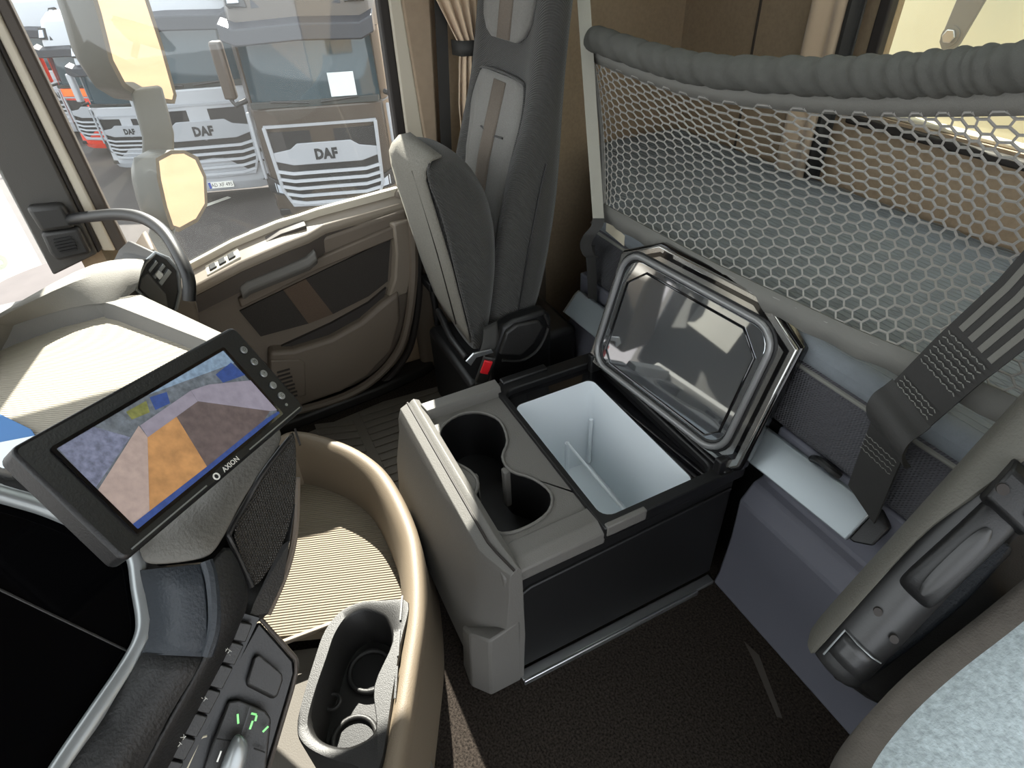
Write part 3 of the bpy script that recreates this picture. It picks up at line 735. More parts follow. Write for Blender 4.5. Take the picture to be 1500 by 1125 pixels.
mk('wing_edge', prism([(0.5428, 0.0331, 0.9184), (0.5192, 0.053, 0.8884), (0.5192, 0.0638, 0.8826), (0.4728, 0.1064, 0.8628), (0.4565, 0.1139, 0.8642), (0.4701, 0.0988, 0.8393), (0.4967, 0.0729, 0.8516)], (0.02, 0.05, -0.05)), 'dark_plastic', con, bevel=0.003)
mk('wing_trim', tube(smooth_path([(0.5629, 0.0242, 0.9351), (0.5318, 0.046, 0.8825), (0.5109, 0.0706, 0.845), (0.4839, 0.1017, 0.8214)], 5), 0.004, 8), 'taupe_plastic', con)
# key row
kr = [((0.4425, 0.1147, 0.8766), (0.433, 0.1259, 0.8661)), ((0.4321, 0.128, 0.8639), (0.4214, 0.1417, 0.854)), ((0.4205, 0.1438, 0.8518), (0.4099, 0.1588, 0.8411)), ((0.409, 0.1609, 0.839), (0.3997, 0.1769, 0.8261)), ((0.3989, 0.179, 0.824), (0.3895, 0.1935, 0.8135)), ((0.3886, 0.1955, 0.8114), (0.3793, 0.2098, 0.8011)), ((0.3785, 0.2118, 0.799), (0.3689, 0.2259, 0.7885))]
mk('key_strip', ribbon([(0.4529, 0.1102, 0.8733), (0.4074, 0.1744, 0.8202), (0.3714, 0.2296, 0.7781)], 0.02, 0.006, (-0.45, -0.45, 0.75)), 'black_plastic', con)
for a, b in kr:
    mk('key', ribbon([a, b], 0.013, 0.006, (-0.45, -0.45, 0.75)), 'dark_plastic', con, bevel=0.001)
KF = lambda p: frame_map(p, Vector((0.62, 0.42, 0.66)).normalized(), Vector((0.75, -0.45, -0.42)).normalized(), Vector((-0.45, -0.45, 0.75)).normalized())
for p, t in (((0.4226, 0.1373, 0.8739), '.TRT'), ((0.4014, 0.1708, 0.846), 'T-T'), ((0.3836, 0.1971, 0.8243), 'K'), ((0.3805, 0.2027, 0.8192), 'T')):
    mk('key_lettering', text_shape(t, KF(p), 0.005, 0.001), 'print_white', con, smooth=0)
# lower switch panel
SP = [(0.4868, 0.1118, 0.8193), (0.4543, 0.0911, 0.76), (0.4457, 0.0951, 0.7479), (0.4339, 0.1048, 0.7372), (0.3812, 0.1543, 0.69), (0.3544, 0.1833, 0.6596), (0.3741, 0.2616, 0.7218), (0.4022, 0.2263, 0.749), (0.4415, 0.1704, 0.7873)]
patch('switch_panel', SP, 'black_plastic', (0.01, 0.05, -0.09), bevel=0.005)
mk('panel_edge', tube([(0.4865, 0.1114, 0.8208), (0.4541, 0.0908, 0.7616), (0.4451, 0.0949, 0.7489), (0.4333, 0.1047, 0.7382), (0.3806, 0.1541, 0.6911)], 0.0025, 8), 'taupe_dark', con)
mk('blank_key', prism([(0.4568, 0.1283, 0.795), (0.457, 0.1222, 0.7953), (0.4399, 0.1067, 0.7674), (0.4353, 0.1084, 0.7612), (0.4267, 0.1194, 0.7486), (0.4271, 0.1244, 0.7496), (0.439, 0.1429, 0.7763), (0.4422, 0.142, 0.7805)], (0.004, 0.004, -0.008)), 'dark_plastic', con, bevel=0.003, seg=3)
cl = mk('switch_cluster', prism([(0.4317, 0.1651, 0.7754), (0.4286, 0.1537, 0.7714), (0.4157, 0.1334, 0.7511), (0.408, 0.1307, 0.7436), (0.3736, 0.1523, 0.7066), (0.3502, 0.1737, 0.6793), (0.3674, 0.2289, 0.712), (0.4052, 0.1918, 0.7531)], (0.004, 0.004, -0.01)), 'dark_plastic', con, bevel=0.003, seg=3)
for a, b in (((0.4181, 0.1463, 0.7665), (0.3994, 0.1643, 0.748)), ((0.402, 0.1831, 0.7638), (0.398, 0.1695, 0.7501)), ((0.3894, 0.1551, 0.7349), (0.384, 0.1466, 0.7266))):
    mk('key_gap', ribbon([a, b], 0.0015, 0.001, (-0.45, -0.45, 0.75)), 'black_plastic', cl)
for a, b in (((0.4158, 0.1591, 0.7682), (0.4092, 0.1613, 0.761)), ((0.4021, 0.1525, 0.7527), (0.4062, 0.1473, 0.7586)), ((0.4126, 0.1466, 0.7631), (0.4097, 0.1419, 0.7607)), ((0.4093, 0.1421, 0.7601), (0.4061, 0.1451, 0.7564)), ((0.3971, 0.1417, 0.7445), (0.3989, 0.1349, 0.7469)), ):
    mk('green_arrow', ribbon([a, b], 0.002, 0.001, (-0.45, -0.45, 0.75)), 'print_green', cl)
mk('minus_mark', ribbon([(0.3827, 0.1876, 0.7551), (0.3894, 0.1814, 0.7597)], 0.0016, 0.001, (-0.45, -0.45, 0.75)), 'print_white', cl)
mk('rocker_knob', loft([[V(c) + V(d) * k for d in ((0.010, 0.008, 0.008), (0.0, 0.0, 0.014), (-0.010, -0.008, -0.004), (-0.008, -0.002, -0.016), (0.006, 0.008, -0.012))] for c, k in (((0.3981, 0.1596, 0.7523), 0.5), ((0.3917, 0.1617, 0.7552), 1.0), ((0.3751, 0.1768, 0.7439), 1.1), ((0.3593, 0.1943, 0.7243), 1.1))]), 'silver_trim', cl, smooth=80, sub=2)
mk('gold_line', tube(smooth_path([(0.4022, 0.189, 0.7771), (0.4023, 0.1951, 0.7772), (0.3977, 0.2006, 0.7738), (0.3828, 0.2151, 0.765), (0.3689, 0.2317, 0.7512)], 4), 0.0012, 6), 'label_cream', con)
def core(name, pts, k, vec):
    pts = [V(p) for p in pts]
    c = sum(pts, Vector()) / len(pts)
    d = V(vec)
    return mk(name, prism([c + (p - c) * k + d * 0.05 for p in pts], d), 'black_plastic', con, bevel=0.006)
core('display_body', flat, 0.95, (0.26, 0.145, -0.28))
core('panel_body', SP, 0.93, (0.20, 0.03, -0.30))
core('wing_body', [(0.5323, 0.1983, 0.9071), (0.5074, 0.1404, 0.9092), (0.4951, 0.1225, 0.8881), (0.4962, 0.1069, 0.8654), (0.5205, 0.081, 0.8586), (0.5406, 0.0564, 0.879), (0.5725, 0.031, 0.9296), (0.5949, 0.0202, 0.9615), (0.6456, 0.0434, 0.9756), (0.6148, 0.1469, 0.9493)], 0.93, (0.17, 0.03, -0.16))
core('flank_body', [(0.4988, 0.1865, 0.9395), (0.4749, 0.1309, 0.9414), (0.447, 0.1173, 0.9), (0.4331, 0.134, 0.8831), (0.3854, 0.2098, 0.8195), (0.3513, 0.2625, 0.7923), (0.345, 0.2963, 0.8643), (0.4037, 0.2537, 0.8742), (0.4433, 0.2025, 0.8988)], 0.92, (0.20, 0.07, -0.26))
mk('pedestal', box((0.72, 0.28, 0.0), (0.95, 0.7, 0.62)), 'black_plastic', con, bevel=0.03)

# ================================================================== FLOOR TRAY with cup holder
tray = thing('floor_tray', 'tan moulded floor tray with ribbed mat between dash and cooler', 'tray', (1.1, 0.0, 0.0))
rim = smooth_path([(1.50, 0.30, 0.25), (1.50, 0.10, 0.25), (1.5032, 0.0221, 0.25), (1.3835, -0.086, 0.25), (1.2671, -0.1439, 0.25), (1.1495, -0.1641, 0.25), (0.9963, -0.163, 0.25), (0.8851, -0.1398, 0.25), (0.7682, -0.1001, 0.25), (0.6605, -0.046, 0.25), (0.5019, 0.038, 0.25), (0.3533, 0.117, 0.25)], 5)
mk('wall', sweep(rim, [(0.03, -0.25), (0.062, -0.25), (0.054, -0.12), (0.036, -0.035), (0.018, -0.004), (0.004, 0.0), (-0.008, -0.004), (-0.014, -0.015), (-0.016, -0.06), (-0.018, -0.16), (-0.03, -0.25)], (0, 0, 1)), 'tray_tan', tray, smooth=60)
mk('mat', xy([(1.50, 0.32), (1.50, 0.06)] + [(p.x, p.y + 0.005) for p in rim[12:44]] + [(0.90, 0.02), (0.98, 0.22), (1.02, 0.32)], 0.06, 0.09), 'tray_rubber', tray, smooth=0)
mk('mat_edge', ribbon([(0.9524, 0.2403, 0.092), (0.9511, 0.1977, 0.092), (0.9449, 0.0958, 0.092), (0.94, 0.0085, 0.092)], 0.012, 0.012), 'taupe_light', tray, bevel=0.003)
mk('lower_mat', xy([(0.30, -0.02), (0.88, -0.04), (0.90, 0.02), (1.0, 0.30), (0.35, 0.35)], 0.0, 0.03), 'rubber_mat', tray)
for k, yy in enumerate((0.0,)):
    mk('rim_joint', prism([(1.44, 0.02, 0.2515), (1.52, 0.02, 0.2515), (1.52, 0.026, 0.2515), (1.44, 0.026, 0.2515)], (0, 0, -0.003)), 'dark_seal', tray)

cupo = [(0.8108, -0.0936, 0.245), (0.8438, -0.0421, 0.245), (0.8622, -0.0002, 0.245), (0.862, 0.0462, 0.245), (0.8319, 0.0895, 0.245), (0.7769, 0.1246, 0.245), (0.7043, 0.1641, 0.245), (0.6575, 0.1835, 0.245), (0.6186, 0.1784, 0.245), (0.5755, 0.145, 0.245), (0.5431, 0.1066, 0.245), (0.5117, 0.065, 0.245), (0.6276, 0.0027, 0.245), (0.7278, -0.0486, 0.245)]
cupi = [(0.793, -0.0421, 0.245), (0.8249, -0.0239, 0.245), (0.8455, 0.0044, 0.245), (0.8416, 0.0392, 0.245), (0.8127, 0.0733, 0.245), (0.7656, 0.103, 0.245), (0.7064, 0.1395, 0.245), (0.6541, 0.1636, 0.245), (0.6163, 0.1561, 0.245), (0.5857, 0.13, 0.245), (0.5693, 0.0933, 0.245), (0.5806, 0.0484, 0.245), (0.6633, 0.0281, 0.245), (0.7359, -0.0332, 0.245)]
cup = thing('cup_holder', 'dark double cup holder insert at the near end of the floor tray', 'cup holder', (0.72, 0.03, 0.1))
SO = smooth_path(cupo, 4, True)
SI = smooth_path(cupi, 4, True)
SC = sum(SI, Vector()) / len(SI)
SI1 = [p + (SC - p) * 0.05 + Vector((0, 0, -0.006)) for p in SI]
SI2 = [p + (SC - p) * 0.10 + Vector((0, 0, -0.12)) for p in SI]
n = len(SO)
mk('rim', merge(loft([[p + Vector((0, 0, -0.12)) for p in SO], [p + Vector((0, 0, -0.008)) for p in SO], [p + (SC - p) * 0.02 for p in SO], SI, SI1, SI2], caps=False), ([tuple(p) for p in SI2], [tuple(range(n))])), 'dark_plastic', cup, smooth=50)
for c0, rr in (((0.7602, 0.0293, 0.245), 0.046), ((0.6368, 0.0981, 0.245), 0.044)):
    c0 = V(c0)
    mk('cup_ring', tube([c0 + Vector((rr * math.cos(a), rr * math.sin(a), -0.108)) for a in [R(12 * k) for k in range(30)]], 0.006, 8, closed=True), 'dark_plastic', cup, smooth=80)
    mk('cup_floor', xy([(c0.x + rr * math.cos(R(15 * k)), c0.y + rr * math.sin(R(15 * k))) for k in range(24)], 0.127, 0.134), 'black_plastic', cup)
mk('drain_disc', tube([V((0.7196, 0.1187, 0.16)) + Vector((0.016 * math.cos(R(18 * k)), 0.016 * math.sin(R(18 * k)), 0)) for k in range(20)], 0.004, 8, closed=True), 'dark_plastic', cup)
for a, b in (((0.83, -0.085), (0.775, -0.062)), ((0.755, -0.054), (0.70, -0.032)), ((0.68, -0.024), (0.62, 0.0))):
    mk('rim_slot', ribbon([(a[0], a[1], 0.2475), (b[0], b[1], 0.2475)], 0.004, 0.002), 'black_plastic', cup)

# passenger floor mat with ribs
pm = thing('floor_mat', 'ribbed rubber mat in the passenger footwell', 'mat', (1.6, -0.3, 0.0))
mk('base', xy([(1.34, -0.10), (1.38, -0.56), (1.52, -0.62), (1.80, -0.58), (1.82, -0.30), (1.78, 0.02), (1.55, 0.08)], 0.0, 0.010), 'rubber_mat', pm, bevel=0.004)
for k in range(11):
    x0 = 1.40 + k * 0.037
    mk('rib', box((x0, -0.54, 0.010), (x0 + 0.026, -0.20, 0.015)), 'rubber_mat', pm, bevel=0.002)
for k in range(8):
    x0 = 1.46 + k * 0.04
    mk('rib', prism([(x0, -0.17, 0.010), (x0 + 0.026, -0.17, 0.010), (x0 + 0.07, -0.04, 0.010), (x0 + 0.044, -0.04, 0.010)], (0, 0, 0.005)), 'rubber_mat', pm, bevel=0.002)

# ================================================================== COOLER DRAWER
co = thing('cool_box', 'black cool box pulled out from the bunk with cup recess and open lid', 'cooler', (0.93, -0.55, 0.0))
# body: near side, far side, bottom, inner box
mk('body', merge(box((0.66, -0.86, 0.03), (0.675, -0.27, 0.40)), box((1.185, -0.86, 0.03), (1.20, -0.27, 0.40)), box((0.675, -0.86, 0.03), (1.185, -0.27, 0.05)),
                 box((0.675, -0.86, 0.05), (1.185, -0.845, 0.40)), box((0.675, -0.505, 0.05), (1.185, -0.49, 0.40))), 'cooler_side', co, bevel=0.006)
mk('side_rib', sweep([(0.657, -0.29, 0.33), (0.657, -0.32, 0.345), (0.657, -0.85, 0.365)], circ(0.004, 6)), 'cooler_side', co)
mk('runner', merge(box((0.640, -0.86, 0.0), (0.665, -0.285, 0.012)), box((0.632, -0.80, 0.0), (0.638, -0.285, 0.018))), 'steel', co, bevel=0.002)
# top deck with the peanut shaped cup recess
pe = smooth_path([(1.122, -0.312, 0.42), (1.150, -0.37, 0.42), (1.131, -0.425, 0.42), (1.075, -0.455, 0.42), (1.00, -0.440, 0.42), (0.955, -0.405, 0.42), (0.905, -0.402, 0.42), (0.86, -0.435, 0.42), (0.80, -0.450, 0.42), (0.757, -0.42, 0.42), (0.742, -0.36, 0.42), (0.752, -0.305, 0.42), (0.80, -0.283, 0.42), (0.86, -0.288, 0.42), (0.905, -0.318, 0.42), (0.95, -0.318, 0.42), (1.0, -0.295, 0.42), (1.065, -0.288, 0.42)], 3, True)
N = len(pe)
def deck_edge(p):
    """walk from the recess outwards to the rectangular deck border"""
    c = Vector((0.945, -0.37, 0.42))
    d = p - c
    t = min(((1.19 - c.x) / d.x) if d.x > 1e-6 else 9e9, ((0.675 - c.x) / d.x) if d.x < -1e-6 else 9e9,
            ((-0.262 - c.y) / d.y) if d.y > 1e-6 else 9e9, ((-0.50 - c.y) / d.y) if d.y < -1e-6 else 9e9)
    return c + d * t
do = [deck_edge(p) for p in pe]
mk('top_deck', loft([[Vector((p.x, p.y, 0.38)) for p in do], do, pe, [p + Vector((0, 0, -0.006)) for p in pe]], caps=False), 'panel_grey', co, smooth=30)
cc = Vector((0.945, -0.37, 0.0))
rim2 = [Vector((p.x, p.y, 0.414)) for p in pe]
inn = [Vector((p.x + (0.945 - p.x) * 0.02, p.y + (-0.37 - p.y) * 0.06, 0.27)) for p in pe]
mk('cup_recess', merge(loft([rim2, inn], caps=False), ([tuple(p) for p in inn], [tuple(range(N))])), 'black_plastic', co, smooth=60)
mk('recess_lip', tube([Vector((p.x, p.y, 0.421)) for p in pe], 0.004, 6, closed=True), 'panel_grey', co, smooth=80)
mk('recess_insert', box((0.79, -0.40, 0.271), (0.85, -0.33, 0.276)), 'dark_plastic', co, bevel=0.002)
mk('recess_post', merge(box((0.905, -0.402, 0.30), (0.925, -0.385, 0.42)), box((0.925, -0.33, 0.30), (0.94, -0.316, 0.42))), 'grey_plastic', co, bevel=0.004)
# raised ends of the deck
mk('deck_end', loft([[(x, y0, 0.405), (x, y1, 0.405), (x, y1 + 0.004, z), (x, y0 - 0.004, z)] for x, y0, y1, z in ((1.165, -0.50, -0.30, 0.43), (1.172, -0.50, -0.30, 0.448), (1.205, -0.50, -0.295, 0.450), (1.212, -0.50, -0.295, 0.40))]), 'panel_grey', co, bevel=0.006, seg=2)
mk('deck_end', loft([[(x, -0.50, 0.38), (x, -0.262, 0.38), (x, -0.262, z), (x, -0.50, z + 0.004)] for x, z in ((0.655, 0.412), (0.68, 0.426), (0.725, 0.422))]), 'panel_grey', co, bevel=0.004)
# opening frame
ofm = frame_map((0.93, -0.667, 0), (1, 0, 0), (0, 1, 0), (0, 0, 1))
O = rrect(0.555, 0.385, 0.006, 5)
I1 = rrect(0.485, 0.295, 0.03, 5)
I2 = rrect(0.435, 0.240, 0.022, 5)
fmI2 = [(a - 0.030 + 0.0, b + 0.030) for a, b in I2]
mk('opening_frame', ring_slab([(a, b - 0.02) for a, b in O], [(a - 0.008, b + 0.010) for a, b in I1], ofm, 0.395, 0.432), 'black_plastic', co, bevel=0.004)
mk('opening_step', ring_slab([(a - 0.008, b + 0.010) for a, b in I1], fmI2, ofm, 0.385, 0.414), 'black_gloss', co, bevel=0.003)
lip = [ofm(a, b, 0.412) for a, b in fmI2]
bot = [ofm(a * 0.96 - 0.002, b * 0.94, 0.10) for a, b in fmI2]
mk('white_liner', merge(loft([lip, bot], caps=False), ([tuple(p) for p in bot], [tuple(range(len(bot)))])), 'cooler_white', co, smooth=50)
mk('divider_post', tube([(1.030, -0.63, 0.11), (1.030, -0.63, 0.30)], 0.007, 8), 'cooler_white', co)
mk('divider_post', tube([(1.09, -0.745, 0.12), (1.09, -0.745, 0.29)], 0.006, 8), 'cooler_white', co)
mk('divider', tube([(1.030, -0.63, 0.30), (0.70, -0.63, 0.30)], 0.004, 8), 'cooler_white', co)
mk('frame_latch', merge(box((0.650, -0.60, 0.405), (0.664, -0.50, 0.436))), 'panel_grey', co, bevel=0.003)
mk('frame_latch', box((1.19, -0.66, 0.41), (1.215, -0.52, 0.440)), 'black_plastic', co, bevel=0.004)
mk('hinge_bar', box((0.655, -0.862, 0.40), (1.21, -0.815, 0.436)), 'black_plastic', co, bevel=0.006)
# front panel, facing the dashboard
def fsec(x, k=0.0):
    return [(x, -0.300, 0.405), (x, -0.296, 0.440), (x, -0.282, 0.449), (x, -0.276, 0.447), (x, -0.268, 0.440), (x, -0.262, 0.441), (x, -0.243, 0.432), (x, -0.232, 0.402), (x, -0.228, 0.36 - k), (x, -0.205, 0.26), (x, -0.185, 0.06), (x, -0.20, 0.02), (x, -0.28, 0.02), (x, -0.30, 0.2)]
mk('front_panel', loft([fsec(1.235), fsec(1.20), fsec(0.95), fsec(0.73), [(0.70, -0.30 + (y + 0.30) * 0.86, z) for _, y, z in fsec(0.7)], [(0.648, -0.30 + (y + 0.30) * 0.45, z - 0.008) for _, y, z in fsec(0.7)]]), 'panel_grey', co, bevel=0.003, smooth=30)
mk('panel_groove', sweep([(1.236, -0.2645, 0.4415), (0.95, -0.2645, 0.4415), (0.73, -0.2645, 0.4415), (0.70, -0.2695, 0.4415), (0.65, -0.284, 0.4335)], circ(0.003, 6)), 'dark_seal', co)
mk('panel_foot', loft([[(0.75, -0.175, 0.0), (0.75, -0.188, 0.16), (0.75, -0.26, 0.16), (0.75, -0.26, 0.0)], [(0.69, -0.170, 0.0), (0.69, -0.185, 0.22), (0.69, -0.27, 0.22), (0.69, -0.27, 0.0)], [(0.648, -0.205, 0.0), (0.646, -0.215, 0.235), (0.646, -0.29, 0.26), (0.648, -0.285, 0.0)]]), 'panel_grey', co, bevel=0.006)

# lid: hinged at the back, leaning against the bunk
LX = Vector((0.9957, 0.0929, 0))
LA = Vector((0, -0.888, 0.464)) + LX * 0.902
LU = Vector((0, -0.274, 0.962)).normalized()
LN = LX.cross(LU).normalized()
if LN.y < 0:
    LN = -LN
lfm = frame_map(LA, LX, LU, LN)
def lidloop(w, h0, h1, cx_, cy_, c2=0.02):
    """outline with two chamfered top corners and small bottom corners"""
    return [(-w, h0 + c2), (-w + c2, h0), (w - c2, h0), (w, h0 + c2), (w, h1 - cy_), (w - cx_, h1), (-w + cx_, h1), (-w, h1 - cy_)]
lid = mk('lid', slab(lidloop(0.270, -0.025, 0.364, 0.113, 0.061), lfm, -0.03, -0.004), 'black_gloss', co, bevel=0.006, seg=2, label='open mirror finished lid with chamfered corners')
mk('outer_plate', slab(lidloop(0.264, -0.018, 0.358, 0.111, 0.060), lfm, -0.006, 0.004), 'lid_chrome', lid, bevel=0.004)
mk('dark_groove', ring_slab(lidloop(0.250, -0.006, 0.345, 0.106, 0.057), lidloop(0.241, 0.002, 0.336, 0.103, 0.055), lfm, 0.003, 0.0055), 'black_gloss', lid)
gkc = frame_map(lfm(0.012, 0.156), LX, LU, LN)
mk('gasket', tube([gkc(a, b, 0.010) for a, b in rrect(0.458, 0.315, 0.055, 6)], 0.0075, 10, closed=True, up=tuple(LN)), 'gasket', lid, smooth=80)
mk('gasket_base', ring_slab(rrect(0.482, 0.336, 0.06, 6), rrect(0.438, 0.295, 0.05, 6), gkc, 0.003, 0.008), 'black_plastic', lid, bevel=0.002)
mk('inner_panel', slab(rrect(0.438, 0.295, 0.05, 6), gkc, -0.002, 0.0055), 'lid_mirror', lid, bevel=0.003)
mk('panel_rim', tube([gkc(a - 0.002, b - 0.004, 0.0065) for a, b in lidloop(0.200, -0.135, 0.132, 0.05, 0.045, c2=0.03)], 0.003, 8, closed=True, up=tuple(LN)), 'black_gloss', lid)
mk('latch_label', slab([(0.10, 0.338), (0.135, 0.338), (0.132, 0.352), (0.103, 0.352)], lfm, 0.004, 0.005), 'black_gloss', lid)
mk('hinge_arm', box((0.66, -0.862, 0.40), (0.68, -0.80, 0.47)), 'black_plastic', lid, bevel=0.004)
mk('hinge_arm', box((1.14, -0.85, 0.40), (1.16, -0.77, 0.47)), 'black_plastic', lid, bevel=0.004)

# ================================================================== BUNK
bk = thing('bunk', 'grey moulded bunk with stepped front and aluminium rail behind the cool box', 'bunk', (0.8, -1.2, 0.0))
bp_ = [(-0.862, 0.0), (-0.872, 0.04), (-0.880, 0.18), (-0.874, 0.325), (-0.904, 0.372), (-0.93, 0.380), (-0.938, 0.44), (-0.938, 0.53), (-1.64, 0.53), (-1.64, 0.0)]
mk('front_near', loft([[(x, y, z) for y, z in bp_] for x in (-0.3, 0.2, 0.61, 0.645)]), 'bunk_grey', bk, bevel=0.006, seg=2, smooth=30)
mk('front_far', loft([[(x, y, z) for y, z in bp_] for x in (1.215, 1.44, 1.48)]), 'bunk_grey', bk, bevel=0.006, seg=2, smooth=30)
mk('drawer_bay', box((0.645, -1.6, 0.03), (1.215, -0.95, 0.52)), 'black_plastic', bk)
rp = [(-0.872, 0.442), (-0.860, 0.450), (-0.902, 0.503), (-0.915, 0.512), (-0.93, 0.505), (-0.925, 0.48)]
ra = mk('rail', loft([[(x, y + dy, z + dz) for y, z in rp] for x, dy, dz in ((0.392, -0.012, 0.012), (1.425, 0.012, -0.012))]), 'aluminium', bk, bevel=0.003, label='brushed aluminium edge rail')
mk('end_cap', loft([[(x, -0.90 - 0.012 + (y + 0.89) * k, 0.488 + (z - 0.476) * k) for y, z in rp] for x, k in ((0.392, 1.02), (0.382, 1.0), (0.355, 0.55))]), 'black_plastic', ra, bevel=0.003)
mk('end_cap', loft([[(x, y + 0.012, z - 0.012) for y, z in rp] for x in (1.425, 1.432)]), 'grey_plastic', ra, bevel=0.002)
ma = thing('mattress', 'grey quilted bunk mattress with textured side behind the net', 'mattress', (0.8, -1.25, 0.53))
mo = [(-0.3, -0.935), (1.40, -0.935), (1.455, -0.96), (1.50, -1.02), (1.93, -1.28), (1.93, -1.64), (-0.3, -1.64)]
mk('side', xy(mo, 0.53, 0.715), 'mattress_side', ma, bevel=0.02, seg=3)
mk('top_cover', xy([(a, b) for a, b in mo], 0.700, 0.765), 'mattress_top', ma, bevel=0.025, seg=4)
def quilt(u, v):
    x = -0.28 + 2.15 * u
    y = -0.955 - 0.67 * v
    if x > 1.44:
        lim = -1.0 - (x - 1.47) * 0.62
        y = min(y, lim - 0.02)
    return (x, y, 0.7655)
mk('quilt_stitching', hex_net(quilt, 26, 40, 0.001), 'stitch', ma, kind='stuff')
mk('edge_welt', sweep([(-0.3, -0.937, 0.70), (1.40, -0.937, 0.70), (1.457, -0.962, 0.70), (1.50, -1.022, 0.70)], circ(0.005, 8)), 'stitch_grey', ma)
mk('care_label', xz([(1.255, 0.712), (1.345, 0.722), (1.345, 0.755), (1.255, 0.742)], -0.9365, -0.9345), 'label_cream', ma)

# ------------------------------------------------------------------ safety net
net = thing('bunk_net', 'honeycomb bunk safety net under a padded charcoal bar', 'net', (0.8, -0.9, 0.8))
barp = smooth_path([(1.400, -0.9, 1.200), (1.175, -0.895, 1.191), (0.983, -0.89, 1.194), (0.761, -0.89, 1.219), (0.62, -0.89, 1.241), (0.527, -0.892, 1.26), (0.45, -0.895, 1.277), (0.30, -0.9, 1.31), (0.12, -0.9, 1.34)], 16)
rings_ = []
for i, p in enumerate(barp):
    t_ = (barp[min(i + 1, len(barp) - 1)] - barp[max(i - 1, 0)]).normalized()
    s_ = t_.cross(Vector((0, 0, 1))).normalized()
    u_ = s_.cross(t_)
    rg = []
    for k in range(16):
        a_ = 2 * math.pi * k / 16
        q_ = i + 2.2 * math.sin(a_ + 0.6)
        rd = 0.0265 * (1 + 0.10 * math.sin(q_ * 1.75) + 0.06 * math.sin(q_ * 0.9 + 2) + 0.04 * math.sin(q_ * 2.9))
        rg.append(p + s_ * rd * math.cos(a_) + u_ * rd * 1.08 * math.sin(a_))
    rings_.append(rg)
mk('padded_bar', loft(rings_), 'net_sleeve', net, smooth=80, sub=1)
def bar_at(u):
    k = u * (len(barp) - 1)
    i = min(int(k), len(barp) - 2)
    return barp[i].lerp(barp[i + 1], k - i)
bot_pts = smooth_path([(1.328, -0.915, 0.800), (1.086, -0.915, 0.805), (0.871, -0.915, 0.812), (0.683, -0.915, 0.825), (0.531, -0.915, 0.838), (0.40, -0.915, 0.856), (0.25, -0.915, 0.87), (0.10, -0.915, 0.88)], 12)
def bot_at(u):
    k = u * (len(bot_pts) - 1)
    i = min(int(k), len(bot_pts) - 2)
    return bot_pts[i].lerp(bot_pts[i + 1], k - i)
def nsurf(u, v):
    u = 0.35 * u + 0.65 * u ** 1.6
    a, b = bot_at(u), bar_at(u) + Vector((0, -0.01, -0.05))
    p = a.lerp(b, v)
    p.y -= 0.09 * math.sin(math.pi * v) * math.sin(math.pi * min(1, u * 1.05 + 0.02)) ** 0.6
    p.x += 0.02 * math.sin(math.pi * v) * (0.5 - u)
    return p
mk('mesh', hex_net(nsurf, 44, 18, 0.0020), 'net_cord', net, kind='stuff')
mk('top_band', loft([[bar_at(0.35 * i / 40 + 0.65 * (i / 40) ** 1.6) + Vector((0, -0.004, -0.024)) for i in range(41)], [nsurf(i / 40, 0.985) for i in range(41)]], closed=False), 'net_hem', net, solid=0.004, smooth=60)
mk('bottom_hem', loft([[nsurf(i / 40, 0.02) + Vector((0, 0.004, 0.004)) for i in range(41)], [bot_at(0.35 * i / 40 + 0.65 * (i / 40) ** 1.6) + Vector((0, 0.004 + 0.004 * math.sin(i * 1.7), -0.035)) for i in range(41)]], closed=False), 'net_hem', net, solid=0.004, smooth=60)
mk('side_hem', loft([[nsurf(0.0, i / 12) + Vector((0.012, 0.003, 0)) for i in range(13)], [nsurf(0.004, i / 12) + Vector((0, 0.003, 0)) for i in range(13)]], closed=False), 'net_hem', net, solid=0.004)

def strap(name, label, path, side, w, t, loopc, lower, m1, m2):
    s = thing(name, label, 'strap', tuple(lower[-1]), 'net straps')
    mk('webbing', belt(path, side, w, t), m1, s, smooth=60)
    mk('folded_loop', belt(smooth_path(loopc, 6), side, w * 1.06, t * 1.6), m2, s, smooth=60)
    mk('anchor_webbing', belt(lower, side, w * 0.92, t), m2, s, smooth=60)
    return s
s1 = strap('net_strap', 'thin pale strap at the passenger end of the bunk net', [(1.46, -0.895, 2.08), (1.4175, -0.885, 1.2762), (1.3597, -0.88, 1.0421), (1.3021, -0.88, 0.775)], (0.53, 0.85, 0.0), 0.030, 0.003,
           [(1.3031, -0.88, 0.7862), (1.2961, -0.87, 0.7679), (1.3017, -0.853, 0.7462), (1.3156, -0.85, 0.7135), (1.3183, -0.862, 0.6806), (1.3167, -0.875, 0.6696)], [(1.3482, -0.885, 0.6876), (1.354, -0.9, 0.5947), (1.3659, -0.915, 0.4919)], 'webbing_light', 'webbing_dark')
s2 = strap('net_strap', 'wide dark strap with stitched loop at the driver end of the bunk net', [(0.2968, -0.88, 1.1306), (0.3224, -0.88, 1.0226), (0.3632, -0.88, 0.9043), (0.3999, -0.88, 0.7796)], (0.92, -0.1, 0.36), 0.088, 0.004,
           [(0.394, -0.88, 0.8042), (0.3962, -0.868, 0.7932), (0.3977, -0.85, 0.7823), (0.3961, -0.845, 0.7591), (0.3921, -0.858, 0.7321), (0.3922, -0.875, 0.718)], [(0.407, -0.885, 0.7296), (0.4089, -0.895, 0.6582), (0.4081, -0.905, 0.5338)], 'webbing_dark', 'webbing_dark')
